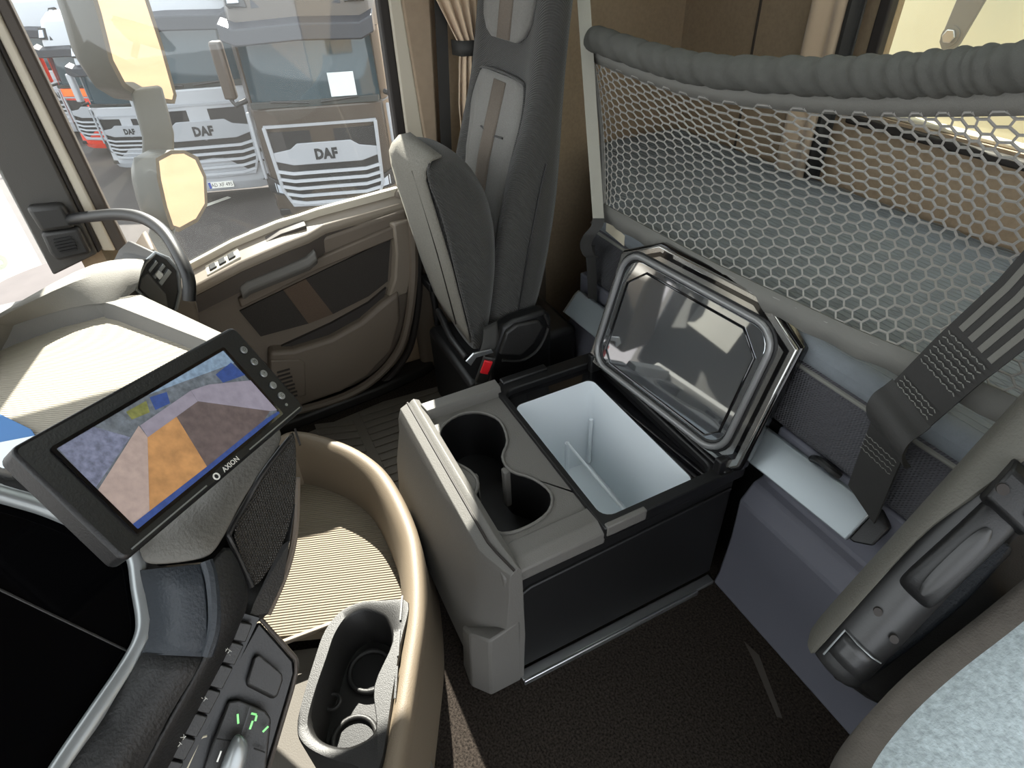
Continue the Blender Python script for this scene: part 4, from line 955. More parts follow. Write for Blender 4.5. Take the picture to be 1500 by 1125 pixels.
for k in (-1.5, -0.5, 0.5, 1.5):
    sd = Vector((0.92, -0.1, 0.36)).normalized() * (k * 0.019)
    mk('stripe', belt([V(p) + sd + Vector((0, 0.0012, 0)) for p in ((0.2968, -0.88, 1.1306), (0.3224, -0.88, 1.0226), (0.3497, -0.88, 0.9425))], (0.92, -0.1, 0.36), 0.009, 0.004), 'webbing_stripe', s2)
def stitches(par, a, b, w, rows, cols, up):
    a, b = V(a), V(b)
    t = (b - a).normalized()
    s = t.cross(V(up)).normalized()
    u = s.cross(t)
    shp = []
    for i in range(rows):
        for j in range(cols):
            c = a.lerp(b, (i + 0.5) / rows) + s * (((j + 0.5) / cols - 0.5) * w) + u * 0.0035
            d = (s * 0.0026 + t * (0.0016 if (i + j) % 2 else -0.0016))
            e = u.cross(d).normalized() * 0.0009
            shp.append(([c - d - e, c + d - e, c + d + e, c - d + e], [(0, 1, 2, 3)]))
    mk('stitching', merge(*shp), 'stitch_grey', par, smooth=0, kind='stuff')
stitches(s2, (0.3535, -0.877, 0.9378), (0.3749, -0.877, 0.8663), 0.074, 7, 11, (0.1, 1, 0.1))
stitches(s2, (0.3842, -0.877, 0.8346), (0.3921, -0.877, 0.8082), 0.074, 3, 11, (0.1, 1, 0.1))
stitches(s2, (0.4054, -0.88, 0.7015), (0.409, -0.886, 0.6557), 0.07, 4, 11, (0.1, 1, 0.1))
mk('rail_clip', sweep(smooth_path([(0.544, -0.93, 0.5225), (0.5237, -0.92, 0.5413), (0.4981, -0.92, 0.5407), (0.4784, -0.93, 0.5304)], 4), circ(0.008, 8)), 'black_plastic', s2)

# ================================================================== PASSENGER SEAT
seat = thing('passenger_seat', 'grey fabric passenger seat with its cushion folded up', 'seat', (1.58, -0.68, 0.0))
def yf(z):
    pts = [(0.40, -0.575), (0.5, -0.595), (0.65, -0.635), (0.9, -0.695), (1.09, -0.757), (1.28, -0.79), (1.6, -0.84)]
    for (z0, a), (z1, b) in zip(pts, pts[1:]):
        if z <= z1:
            return a + (b - a) * (z - z0) / (z1 - z0)
    return pts[-1][1]
def yr(z):
    pts = [(0.40, -0.73), (0.5, -0.775), (0.8, -0.842), (1.07, -0.855), (1.28, -0.872), (1.6, -0.95)]
    for (z0, a), (z1, b) in zip(pts, pts[1:]):
        if z <= z1:
            return a + (b - a) * (z - z0) / (z1 - z0)
    return pts[-1][1]
brs = []
for z, x0, x1, bol in ((0.44, 1.42, 1.76, 0.0), (0.47, 1.385, 1.795, 0.01), (0.55, 1.375, 1.805, 0.02), (0.70, 1.375, 1.805, 0.035), (0.85, 1.38, 1.80, 0.03), (0.97, 1.385, 1.815, 0.018), (1.08, 1.39, 1.83, 0.008), (1.2, 1.392, 1.84, 0.004), (1.34, 1.395, 1.84, 0.0), (1.5, 1.41, 1.83, 0.0), (1.56, 1.46, 1.78, -0.02)):
    f, r_ = yf(z), yr(z)
    m_ = (f + r_) / 2
    brs.append([(x0, m_, z), (x0 + 0.004, f - 0.02 + bol, z), (x0 + 0.03, f + bol, z), (x0 + 0.075, f + bol * 0.5, z), (x0 + 0.10, f - 0.006, z), ((x0 + x1) / 2, f - 0.008, z),
                (x1 - 0.10, f - 0.006, z), (x1 - 0.075, f + bol * 0.5, z), (x1 - 0.03, f + bol, z), (x1 - 0.004, f - 0.02 + bol, z), (x1, m_, z), (x1 - 0.02, r_ + 0.01, z), ((x0 + x1) / 2, r_, z), (x0 + 0.02, r_ + 0.01, z)])
mk('backrest', loft(brs), 'seat_side', seat, smooth=80, sub=2)
def face_patch(name, prof, m, lift, par=seat, label=None):
    """prof: list of (z, xmin, xmax) on the backrest front"""
    rows = [[(xa + (xb - xa) * t / 6, yf(z) + lift, z) for t in range(7)] for z, xa, xb in prof]
    return mk(name, loft(rows, closed=False), m, par, solid=0.012, smooth=60, label=label)
cp = face_patch('centre_panel', [(0.52, 1.465, 1.73), (0.7, 1.455, 1.74), (0.9, 1.445, 1.76), (1.0, 1.445, 1.765), (1.06, 1.452, 1.76), (1.09, 1.465, 1.745), (1.105, 1.49, 1.72)], 'seat_centre', 0.002, label='lighter grey lumbar panel')
face_patch('stripe', [(0.52, 1.57, 1.64), (0.7, 1.57, 1.64), (0.9, 1.57, 1.64), (1.09, 1.57, 1.64)], 'seat_stripe', 0.0055, cp)
mk('panel_piping', tube(smooth_path([(x, yf(z) + 0.008, z) for x, z in ((1.455, 0.7), (1.445, 0.9), (1.446, 1.02), (1.465, 1.09), (1.49, 1.107), (1.605, 1.112), (1.72, 1.107), (1.745, 1.09), (1.764, 1.02), (1.76, 0.9), (1.74, 0.7))], 4), 0.003, 6), 'seat_side', cp)
mk('lumbar_seam', tube([(1.52, yf(0.965) + 0.0085, 0.97), (1.59, yf(0.965) + 0.0085, 0.962), (1.66, yf(0.965) + 0.0085, 0.97)], 0.003, 6), 'seat_side', cp)
hp = face_patch('head_panel', [(1.185, 1.54, 1.68), (1.2, 1.505, 1.715), (1.23, 1.48, 1.74), (1.29, 1.47, 1.75), (1.4, 1.47, 1.75), (1.5, 1.48, 1.74)], 'seat_centre', 0.004, label='lighter grey head panel')
face_patch('stripe', [(1.187, 1.57, 1.64), (1.29, 1.57, 1.64), (1.5, 1.57, 1.64)], 'seat_stripe', 0.008, hp)
mk('side_seam', tube(smooth_path([(1.3765, -0.66, 0.50), (1.372, -0.70, 0.70), (1.379, -0.742, 0.86), (1.384, -0.765, 0.93)], 5), 0.0025, 6), 'black_plastic', seat)
# folded cushion
crs = []
for z, ya, yb, x0, x1 in ((0.40, -0.530, -0.56, 1.42, 1.52), (0.43, -0.520, -0.575, 1.385, 1.59), (0.5, -0.510, -0.592, 1.372, 1.66), (0.6, -0.498, -0.612, 1.368, 1.705), (0.72, -0.482, -0.628, 1.366, 1.725), (0.84, -0.464, -0.622, 1.366, 1.72), (0.91, -0.450, -0.596, 1.368, 1.70), (0.955, -0.443, -0.57, 1.372, 1.67), (0.98, -0.446, -0.54, 1.38, 1.64), (0.992, -0.462, -0.515, 1.40, 1.61)):
    xm = (x0 + x1) / 2
    crs.append([(x0, (ya + yb) / 2, z), (x0 + 0.004, ya - 0.006, z), (x0 + 0.014, ya, z), (xm, ya + 0.002, z), (x1 - 0.014, ya, z), (x1 - 0.004, ya - 0.006, z), (x1, (ya + yb) / 2, z), (x1 - 0.012, yb + 0.02, z), (x1 - 0.05, yb, z), (xm, yb - 0.005, z), (x0 + 0.05, yb, z), (x0 + 0.012, yb + 0.02, z)])
cu = mk('cushion', loft(crs), 'seat_side', seat, smooth=80, sub=2)
def cyf(z):
    pts = [(0.40, -0.535), (0.5, -0.512), (0.72, -0.482), (0.92, -0.448), (0.97, -0.440), (1.01, -0.445)]
    for (z0, a), (z1, b) in zip(pts, pts[1:]):
        if z <= z1:
            return a + (b - a) * (z - z0) / (z1 - z0)
    return pts[-1][1]
mk('underside', loft([[(xa + (xb - xa) * t / 6, cyf(z) + 0.007, z) for t in range(7)] for z, xa, xb in ((0.45, 1.40, 1.60), (0.5, 1.385, 1.65), (0.6, 1.38, 1.695), (0.72, 1.378, 1.713), (0.84, 1.378, 1.708), (0.91, 1.38, 1.688), (0.95, 1.38, 1.66))] + [[(1.385 + (xb - 1.385) * t / 6, y, z) for t in range(7)] for y, z, xb in ((-0.441, 0.972, 1.64), (-0.458, 0.994, 1.62), (-0.485, 0.998, 1.61))], closed=False), 'seat_under', cu, smooth=60, solid=0.006, label='pale grey felt underside')
mk('edge_piping', tube(smooth_path([(1.377, -0.517, 0.48), (1.367, -0.490, 0.66), (1.364, -0.465, 0.85), (1.369, -0.443, 0.95), (1.39, -0.455, 0.99)], 5), 0.0035, 6), 'seat_side', cu)
mk('underside_seam', tube(smooth_path([(1.47, -0.502, 0.48), (1.47, -0.474, 0.70), (1.47, -0.443, 0.90), (1.47, -0.434, 0.95)], 5), 0.002, 6), 'black_plastic', cu)
# base, pivot arm and side cover
mk('base', merge(box((1.36, -0.86, 0.0), (1.80, -0.60, 0.42)), box((1.40, -0.62, 0.0), (1.78, -0.50, 0.30))), 'black_plastic', seat, bevel=0.02, seg=3)
mk('pivot_arm', merge(tube([(1.84, -0.555, 0.46), (1.83, -0.555, 0.33), (1.80, -0.545, 0.14)], 0.012, 8), tube([(1.70, -0.525, 0.40), (1.52, -0.50, 0.40), (1.40, -0.50, 0.40)], 0.013, 8), box((1.79, -0.62, 0.42), (1.87, -0.53, 0.455))), 'black_plastic', seat, bevel=0.004)
rcv = mk('side_cover', prism([(1.33, -0.5632, 0.4513), (1.33, -0.5909, 0.517), (1.33, -0.626, 0.5286), (1.33, -0.7322, 0.5299), (1.33, -0.7504, 0.5082), (1.33, -0.7504, 0.2924), (1.33, -0.6336, 0.2641), (1.33, -0.5466, 0.2985), (1.33, -0.5429, 0.3775)], (0.05, 0, 0)), 'black_plastic', seat, bevel=0.012, seg=3)
mk('recliner_lever', prism([(1.315, -0.5705, 0.4386), (1.315, -0.5959, 0.5055), (1.315, -0.6312, 0.5215), (1.315, -0.7014, 0.513), (1.315, -0.7169, 0.4894), (1.315, -0.682, 0.4364), (1.315, -0.6404, 0.4091)], (0.016, 0, 0)), 'dark_plastic', rcv, bevel=0.006, seg=3)
mk('cover_rim', tube(smooth_path([(1.325, -0.7249, 0.5187), (1.325, -0.736, 0.4729), (1.325, -0.7007, 0.4068), (1.325, -0.6447, 0.3864), (1.325, -0.5825, 0.4087)], 4), 0.005, 8), 'dark_plastic', rcv)
# belt buckle
bu = thing('belt_buckle', 'seat belt buckle with red release button beside the folded cushion', 'buckle', (1.31, -0.513, 0.3943))
ba = Vector((1.31, -0.5023, 0.3683)); bb = Vector((1.295, -0.5323, 0.4597))
mk('housing', ribbon([ba, ba.lerp(bb, 0.5), bb], 0.036, 0.016, (-1, 0.2, 0.4)), 'dark_plastic', bu, bevel=0.004, seg=2)
mk('release_button', ribbon([ba.lerp(bb, 0.38) + Vector((-0.009, 0.004, 0.005)), ba.lerp(bb, 0.85) + Vector((-0.009, 0.004, 0.005))], 0.024, 0.008, (-1, 0.2, 0.4)), 'red_plastic', bu, bevel=0.002)
mk('latch_plate', prism([(1.29, -0.4579, 0.4706), (1.29, -0.4822, 0.4897), (1.29, -0.5359, 0.4849), (1.29, -0.5413, 0.4714), (1.29, -0.4891, 0.4734), (1.29, -0.4707, 0.4519)], (0.006, 0, 0)), 'steel', bu, bevel=0.001)
mk('webbing', grid(lambda u, v: Vector((1.3, -0.4977, 0.4735)).lerp(Vector((1.3, -0.5525, 0.4731)), u).lerp(Vector((1.345, -0.5388, 0.5254)).lerp(Vector((1.345, -0.5819, 0.5344)), u), v) + Vector((-0.012 * math.sin(math.pi * v), 0, 0)), 5, 8), 'webbing_dark', bu, solid=0.003, smooth=60)
mk('stalk', ribbon([(1.33, -0.4975, 0.251), (1.32, -0.501, 0.3235), ba], 0.03, 0.008, (-1, 0.2, 0.4)), 'dark_plastic', bu, bevel=0.003)

# ------------------------------------------------------------------ pillar curtain and belt
cur = thing('cab_curtain', 'beige pleated curtain tied back behind the passenger door window', 'curtain', (1.88, -0.7411, 0.884))
def csurf(u, v):
    # v 0 bottom .. 1 top
    zt = [(0.0, 0.82, -0.770, 0.040), (0.30, 0.98, -0.772, 0.042), (0.52, 1.10, -0.780, 0.036), (0.58, 1.135, -0.782, 0.030), (0.64, 1.17, -0.775, 0.042), (0.80, 1.30, -0.755, 0.085), (1.0, 1.62, -0.74, 0.14)]
    for a, b in zip(zt, zt[1:]):
        if v <= b[0]:
            t = (v - a[0]) / (b[0] - a[0])
            z, yc, hw = (a[k] + (b[k] - a[k]) * t for k in (1, 2, 3))
            break
    s = 2 * u - 1
    return Vector((1.885 - 0.014 * math.cos(u * 2 * math.pi * 5) - 0.02 * (1 - s * s), yc - hw * s, z))
mk('fabric', grid(csurf, 60, 30), 'curtain_tan', cur, smooth=80, solid=0.003)
tb = mk('tie_band', loft([[(1.90, -0.735, z), (1.855, -0.745, z), (1.842, -0.78, z), (1.855, -0.815, z - 0.01), (1.90, -0.825, z - 0.01)] for z in (1.115, 1.155)], closed=False), 'webbing_dark', cur, solid=0.004, smooth=60)
mk('snap', slab(circ(0.006, 12), frame_map((1.848, -0.795, 1.13), (0, -1, 0), (0, 0, 1), (-1, 0, 0)), 0, 0.004), 'steel', tb)
sb = mk('seat_belt', ribbon([(1.915, -0.7363, 1.5489), (1.915, -0.7096, 1.1341), (1.915, -0.6841, 0.7761), (1.915, -0.655, 0.3506)], 0.036, 0.003, (1, 0, 0)), 'webbing_dark')
tag(sb, 'dark seat belt webbing hanging between tan pillar and curtain', 'seat belt')

# ================================================================== DRIVER SEAT
ds = thing('driver_seat', 'driver seat under a pale blue fleece cover with raised armrest', 'seat', (-0.1, -0.75, 0.0))
edge = smooth_path([(0.0211, -0.4058, 0.52), (0.0725, -0.4495, 0.53), (0.1098, -0.4959, 0.54), (0.1287, -0.5421, 0.55), (0.1399, -0.6087, 0.58), (0.1422, -0.6735, 0.62), (0.1386, -0.7365, 0.67), (0.1341, -0.7871, 0.73), (0.1244, -0.8127, 0.8)], 4)
inner = [p + Vector((-0.035, -0.006 * 0, 0.012)) for p in edge]
inner2 = [p + Vector((-0.10, 0.0, 0.03)) for p in edge]
inner3 = [p + Vector((-0.22, 0.02, 0.02)) for p in edge]
inner4 = [p + Vector((-0.42, 0.02, 0.0)) for p in edge]
mk('cover_border', loft([[p + Vector((-0.03, -0.01, -0.20)) for p in edge], [p + Vector((0.004, -0.004, -0.06)) for p in edge], edge, [p + Vector((-0.012, 0, 0.010)) for p in edge], inner], closed=False), 'cover_edge', ds, smooth=80)
mk('fleece_cover', loft([inner, [p + Vector((-0.06, 0, 0.026)) for p in edge], inner2, inner3, inner4], closed=False), 'seat_cover', ds, smooth=80)
mk('frame', box((-0.45, -0.84, 0.10), (0.04, -0.50, 0.38)), 'black_plastic', ds, bevel=0.03)
# raised armrest
A0 = Vector((0.2517, -0.5995, 0.5528)); A1 = Vector((0.2558, -0.8481, 0.9179)); B0 = Vector((0.1679, -0.6302, 0.5204)); B1 = Vector((0.1742, -0.8634, 0.8799))
AX = (A1 - A0)
def arm_ring(t, k=1.0):
    a = A0.lerp(A0 + AX * 1.35, t / 1.35)
    b = B0.lerp(B0 + (B1 - B0) * 1.35, t / 1.35)
    w = (b - a)
    nrm = w.cross(AX).normalized()
    if nrm.dot(Vector((0, 0, 1.45)) - a) < 0:
        nrm = -nrm
    m_ = (a + b) / 2
    q = lambda s, d: m_ + w * (s * 0.5 * k) + nrm * d
    return [q(-1.05, -0.03), q(-1.04, 0.0), q(-0.9, 0.016 * k), q(-0.5, 0.030 * k), q(0.0, 0.036 * k), q(0.5, 0.030 * k), q(0.9, 0.010), q(1.0, -0.02), q(0.9, -0.06), q(-0.9, -0.06)], q
ar = mk('armrest', loft([arm_ring(t, k)[0] for t, k in ((-0.035, 0.72), (-0.02, 0.92), (0.02, 1.0), (0.3, 1.0), (0.6, 1.0), (0.95, 1.05), (1.2, 1.05))]), 'armrest_shell', ds, smooth=80, sub=1, label='raised armrest with recessed black grip')
soft = []
for t, k in ((-0.03, 0.8), (0.0, 1.0), (0.3, 1.0), (0.52, 1.0), (0.62, 1.06), (0.75, 1.1), (1.0, 1.1), (1.2, 1.1)):
    ring, q = arm_ring(t)
    wd = -0.80 if t < 0.55 else (-0.80 + min(1.0, (t - 0.55) * 2.4) * 0.95)
    soft.append([q(-1.12 * (k if t < 0 else 1.0), -0.04), q(-1.10, 0.004), q(-1.0, 0.022), q(wd - 0.05, 0.036 + (0.006 if t > 0.55 else 0)), q(wd, 0.026), q(wd - 0.02, 0.0), q(-1.0, -0.05)])
mk('soft_edge', loft(soft), 'armrest_soft', ar, smooth=80, sub=1)
gr = []
for t, s0, s1, h in ((0.36, -0.45, 0.55, 0.036), (0.38, -0.55, 0.62, 0.050), (0.45, -0.52, 0.66, 0.056), (0.60, -0.40, 0.72, 0.060), (0.72, -0.32, 0.78, 0.060), (0.76, -0.28, 0.80, 0.052), (0.77, -0.25, 0.78, 0.034)):
    ring, q = arm_ring(t)
    sm = (s0 + s1) / 2
    gr.append([q(s0, 0.02), q(s0 + 0.02, h * 0.85), q(s0 + 0.15, h), q(sm, h), q(s1 - 0.15, h), q(s1 - 0.02, h * 0.8), q(s1, 0.01)])
gp = mk('grip', loft(gr), 'black_plastic', ar, smooth=80, sub=2)
rcs = []
for t, w_, h in ((0.40, 0.08, 0.056), (0.42, 0.20, 0.0575), (0.48, 0.25, 0.0595), (0.60, 0.25, 0.0625), (0.66, 0.20, 0.063), (0.68, 0.08, 0.062)):
    ring, q = arm_ring(t)
    sm = 0.06 + (t - 0.42) * 0.45
    rcs.append([q(sm - w_, h), q(sm - w_ * 0.6, h + 0.002), q(sm, h + 0.0025), q(sm + w_ * 0.6, h + 0.002), q(sm + w_, h)])
mk('grip_recess', loft(rcs, closed=False), 'armrest_shell', ar, smooth=80, sub=1)
bar_r = []
for t in (0.72, 0.74, 0.84, 0.87):
    ring, q = arm_ring(t)
    h = 0.066 if 0.73 < t < 0.85 else 0.050
    bar_r.append([q(-0.42, 0.03), q(-0.42, h), q(0.2, h + 0.004), q(0.86, h), q(0.9, 0.02)])
hb2 = mk('hinge_block', loft(bar_r), 'black_plastic', ar, smooth=50, bevel=0.004)
for s_ in (-0.28, 0.62):
    ring, q = arm_ring(0.785)
    c_ = q(s_, 0.070)
    mk('screw_hole', slab(circ(0.007, 14), frame_map(c_, AX.normalized(), (B0 - A0).normalized(), (B0 - A0).cross(AX).normalized()), -0.004, 0.003), 'dark_seal', ar)
for t, s_ in ((0.25, -0.35), (0.22, 0.42)):
    ring, q = arm_ring(t)
    c_ = q(s_, 0.033)
    mk('screw_hole', slab(circ(0.006, 14), frame_map(c_, AX.normalized(), (B0 - A0).normalized(), (B0 - A0).cross(AX).normalized()), -0.003, 0.003), 'dark_seal', ar)
cvr = []
for t in (0.03, 0.06, 0.09, 0.12):
    ring, q = arm_ring(t)
    cvr.append([q(-0.62, 0.027), q(-0.3, 0.0335), q(0.0, 0.0365), q(0.3, 0.0335), q(0.60, 0.026)])
mk('end_flap', loft(cvr, closed=False), 'armrest_shell', ar, solid=0.003, smooth=60)
ring, q = arm_ring(0.125); r0_, q0 = arm_ring(0.01)
mk('flap_gap', tube([q0(-0.64, 0.030), q(-0.64, 0.030), q(-0.2, 0.0385), q(0.3, 0.0385), q(0.62, 0.030)], 0.0014, 6), 'silver_trim', ar)
mk('slide_bar', tube([(0.1816, -0.7007, 0.4442), (0.1577, -0.6972, 0.4469), (0.1245, -0.7089, 0.4309)], 0.008, 8), 'steel', ds)
mk('side_shell', prism([(0.2041, -0.6448, 0.4566), (0.1806, -0.6632, 0.4554), (0.1446, -0.6835, 0.4406), (0.1354, -0.7624, 0.5534), (0.1309, -0.8655, 0.7007), (0.1892, -0.8984, 0.7861), (0.1941, -0.7917, 0.6454), (0.1921, -0.6976, 0.5359)], (0.03, -0.02, -0.05)), 'dark_plastic', ds, bevel=0.012, seg=3)
mk('side_lever', loft([[V(p) + Vector(d) for d in ((-0.012, 0, 0.01), (0.012, 0.0, 0.012), (0.016, -0.01, -0.012), (-0.01, -0.01, -0.014))] for p in ((0.1931, -0.6469, 0.4856), (0.1825, -0.7146, 0.5664), (0.1785, -0.7753, 0.6348), (0.1812, -0.831, 0.7165))]), 'leather_blue', ds, bevel=0.006, seg=2)

# ================================================================== EXTERIOR MIRRORS
mi = thing('door_mirror', 'grey exterior mirror pair on the passenger door with tall and small glass', 'mirror', (2.35, 0.12, 0.55))
def mirror(outer, inner, back_off, name):
    """housing behind a glass outline; outer / inner: matching 3D loops"""
    o = [V(p) for p in outer]
    g = [V(p) for p in inner]
    bo = Vector(back_off)
    gc = sum(g, Vector()) / len(g)
    gn = Vector()
    for i_ in range(len(g)):
        gn += (g[i_] - gc).cross(g[(i_ + 1) % len(g)] - gc)
    gn.normalize()
    g = [p - gn * (p - gc).dot(gn) for p in g]
    o = [p - gn * (p - gc).dot(gn) for p in o]
    c = sum(o, Vector()) / len(o)
    mid = [p + bo * 0.6 for p in o]
    far = [c + (p - c) * 0.62 + bo for p in o]
    h = mk('housing', merge(loft([g, o, mid, far], caps=False), (far, [tuple(range(len(far)))])), 'mirror_shell', mi, smooth=70, bevel=0.0, label=name)
    mk('glass', (g, [tuple(range(len(g)))]), 'mirror_glass', h, smooth=0)
    return h
mirror([(2.8973, 0.1777, 1.4108), (3.0811, 0.0595, 1.4015), (3.1291, 0.0423, 1.3155), (3.1663, 0.0332, 1.2238), (3.2001, 0.0393, 1.0532), (3.2249, 0.0538, 0.8668), (3.203, 0.0725, 0.8403), (3.0131, 0.1843, 0.9132), (2.94, 0.2224, 0.971), (2.904, 0.2302, 1.0661), (2.899, 0.2087, 1.2162), (2.8877, 0.1963, 1.3363)],
       [(2.9148, 0.1689, 1.395), (3.0624, 0.0741, 1.3865), (3.1067, 0.0573, 1.3132), (3.1441, 0.0472, 1.2266), (3.1803, 0.0516, 1.057), (3.2055, 0.0648, 0.8773), (3.1911, 0.0771, 0.8598), (3.0247, 0.1748, 0.925), (2.9576, 0.2093, 0.9807), (2.9243, 0.217, 1.0663), (2.92, 0.1955, 1.2132), (2.9078, 0.1834, 1.3346)], (0.12, 0.16, 0.0), 'tall main mirror housing')
mirror([(2.612, 0.1837, 0.7841), (2.6995, 0.1302, 0.7818), (2.7704, 0.0869, 0.7561), (2.833, 0.0489, 0.7065), (2.8422, 0.0436, 0.6249), (2.7916, 0.0751, 0.5255), (2.7032, 0.1293, 0.4948), (2.5849, 0.2016, 0.5124), (2.5511, 0.2222, 0.5412), (2.5588, 0.217, 0.6208), (2.5812, 0.2028, 0.7217)],
       [(2.6229, 0.1771, 0.7701), (2.6987, 0.1308, 0.7668), (2.7602, 0.0932, 0.7468), (2.812, 0.0617, 0.7035), (2.8235, 0.0551, 0.6269), (2.7786, 0.083, 0.5374), (2.699, 0.1318, 0.5115), (2.5975, 0.1939, 0.5256), (2.5717, 0.2095, 0.5471), (2.5773, 0.2058, 0.6175), (2.5989, 0.192, 0.7119)], (0.10, 0.12, 0.0), 'small wide angle mirror housing')
mk('arm', loft([[V(p) + V(d) for d in ((0, -0.06, 0), (0.05, -0.05, 0), (0.06, 0.05, 0), (0, 0.06, 0))] for p in ((2.9892, 0.1491, 0.9479), (2.9116, 0.153, 0.8881), (2.8422, 0.1615, 0.8029), (2.7847, 0.1939, 0.7187))]), 'mirror_shell', mi, bevel=0.01, seg=2)
mk('arm', loft([[V(p) + V(d) for d in ((0, -0.05, 0), (0.05, -0.04, 0), (0.05, 0.04, 0), (0, 0.05, 0))] for p in ((2.6307, 0.2416, 0.5466), (2.5406, 0.2603, 0.5293), (2.4514, 0.2738, 0.4996), (2.3261, 0.329, 0.4868))]), 'mirror_shell', mi, bevel=0.01, seg=2)

# ================================================================== YARD
GZ = -3.05
gnd = mk('ground', box((-30, -4, GZ - 0.1), (90, 60, GZ)), 'asphalt', smooth=0)
tag(gnd, 'grey asphalt truck yard outside the passenger window', 'ground', kind='structure')
gn2 = mk('sandy_ground', box((-30, -90, GZ - 0.1), (90, -4, GZ)), 'sand', smooth=0)
tag(gn2, 'sandy yard ground behind the cab seen in the mirrors', 'ground', kind='structure')
def line_mark(a, b, w, label):
    o = mk('parking_line', ribbon([(a[0], a[1], GZ + 0.006), (b[0], b[1], GZ + 0.006)], w, 0.008), 'line_white', smooth=0)
    tag(o, label, 'road marking', 'painted parking lines')
line_mark((13.5382, 0.4221, -3.05)[:2], (13.7859, -0.0805, -3.05)[:2], 0.12, 'white parking line in front of the white truck')
line_mark((11.665, -0.2369, -3.05)[:2], (12.032, -1.0755, -3.05)[:2], 0.12, 'white parking line in front of the brown truck')

def truck(name, label, body, lower, loc, rot, text=True, detail=True, plate=False, red=False, scale=0.9):
    """cab-over truck; local frame: front faces -X, width along Y, ground at z 0"""
    t = thing(name, label, 'truck', loc, 'parked trucks')
    t.rotation_euler = (0, 0, rot)
    t.scale = (scale, scale, scale * 1.18)
    L = Vector(loc)
    def part(nm, shape, m, parent=None, **kw):
        vs, fs = shape
        return mk(nm, ([V(p) + L for p in vs], fs), m, parent or t, **kw)
    def ring(z, w, x, xc, d=2.2):
        # plan section with rounded front corners
        return [(d, -w, z), (xc + 0.25, -w, z), (xc, -w + 0.10, z), (x, -w + 0.42, z), (x - 0.02, 0, z), (x, w - 0.42, z), (xc, w - 0.10, z), (xc + 0.25, w, z), (d, w, z)]
    part('cab', loft([ring(0.9, 1.22, 0.02, 0.12), ring(1.3, 1.24, 0.0, 0.12), ring(2.05, 1.24, 0.0, 0.12)]), body, bevel=0.03)
    part('cab_upper', loft([ring(2.98, 1.24, 0.10, 0.22), ring(3.25, 1.24, 0.16, 0.28), ring(3.75, 1.20, 0.42, 0.55), ring(3.95, 1.12, 0.75, 0.9)]), 'truck_white' if red else body, bevel=0.03)
    part('windscreen', loft([ring(2.05, 1.20, 0.02, 0.14), ring(2.6, 1.20, 0.05, 0.17), ring(3.0, 1.20, 0.10, 0.22)]), 'truck_glass', smooth=60)
    for s in (-1, 1):
        part('corner_pillar', loft([[(0.16, s * 1.13, z), (0.30, s * 1.225, z), (0.42, s * 1.235, z), (0.42, s * 1.19, z), (0.2, s * 1.10, z)] for z in (2.05, 3.0)]), body)
        part('bonnet_line', box((0.10, s * 1.225 - 0.03, 1.0), (0.16, s * 1.225 + 0.03, 2.0)), lower, bevel=0.02)
    part('sun_visor', loft([[(x, y, z) for x, z in ((-0.24, zz), (-0.20, zz + 0.20), (0.12, zz + 0.26), (0.12, zz - 0.02))] for y, zz in ((-1.22, 2.98), (-1.0, 2.90), (0, 2.93), (1.0, 2.90), (1.22, 2.98))]), 'truck_visor', bevel=0.02)
    part('roof_panel', loft([[(0.18, y, 3.30), (0.40, y, 3.70), (0.46, y, 3.70), (0.3, y, 3.30)] for y in (-0.72, 0.72)]), 'truck_visor', bevel=0.01)
    for s in (-1, 1):
        rl = part('roof_lamp', loft([[(0.16, s * y0, 3.32 + dz), (0.34, s * y1, 3.60 + dz * 0.5), (0.44, s * (y1 - 0.02), 3.58), (0.3, s * y0, 3.30)] for y0, y1, dz in ((0.78, 0.86, 0.0), (0.95, 1.0, 0.02), (1.10, 1.12, 0.04))]), 'truck_black', bevel=0.01)
        part('lens', loft([[(0.15, s * y0, 3.38), (0.27, s * y1, 3.56), (0.33, s * y1, 3.55), (0.24, s * y0, 3.38)] for y0, y1 in ((0.88, 0.92), (1.06, 1.06))]), 'lamp_glass', rl)
    # grille block
    part('grille_field', loft([[(-0.015, -w, z), (-0.015, w, z), (0.2, w, z), (0.2, -w, z)] for z, w in ((0.62, 0.80), (0.80, 0.92), (1.72, 0.98))]), 'truck_black')
    part('grille_frame', merge(*[sweep([(-0.03, s * 0.98, 1.80), (-0.035, s * 0.93, 0.86), (-0.035, s * 0.80, 0.60), (-0.035, 0, 0.58)], [(-0.03, -0.03), (0.03, -0.03), (0.03, 0.03), (-0.03, 0.03)], (-1, 0, 0)) for s in (-1, 1)]), 'truck_silver', bevel=0.008)
    part('grille_top', loft([[(-0.03, -0.99, 1.78), (-0.03, 0.99, 1.78), (0.02, 0.99, 1.78), (0.02, -0.99, 1.78)], [(-0.03, -0.99, 1.82), (-0.03, 0.99, 1.82), (0.02, 0.99, 1.82), (0.02, -0.99, 1.82)]]), 'truck_silver')
    part('badge_panel', slab([(-0.95, 1.30), (-0.62, 1.22), (0.62, 1.22), (0.95, 1.30), (0.95, 1.42), (0.62, 1.46), (0.48, 1.54), (-0.48, 1.54), (-0.62, 1.46), (-0.95, 1.42)], frame_map((0, 0, 0), (0, -1, 0), (0, 0, 1), (-1, 0, 0)), 0.01, 0.045), lower if not red else 'truck_silver', bevel=0.008)
    if text:
        part('lettering', text_shape('DAF', frame_map((-0.047, 0, 1.36), (0, -1, 0), (0, 0, 1), (-1, 0, 0)), 0.15, 0.004, 1.05, 0.012), 'badge_dark', smooth=0)
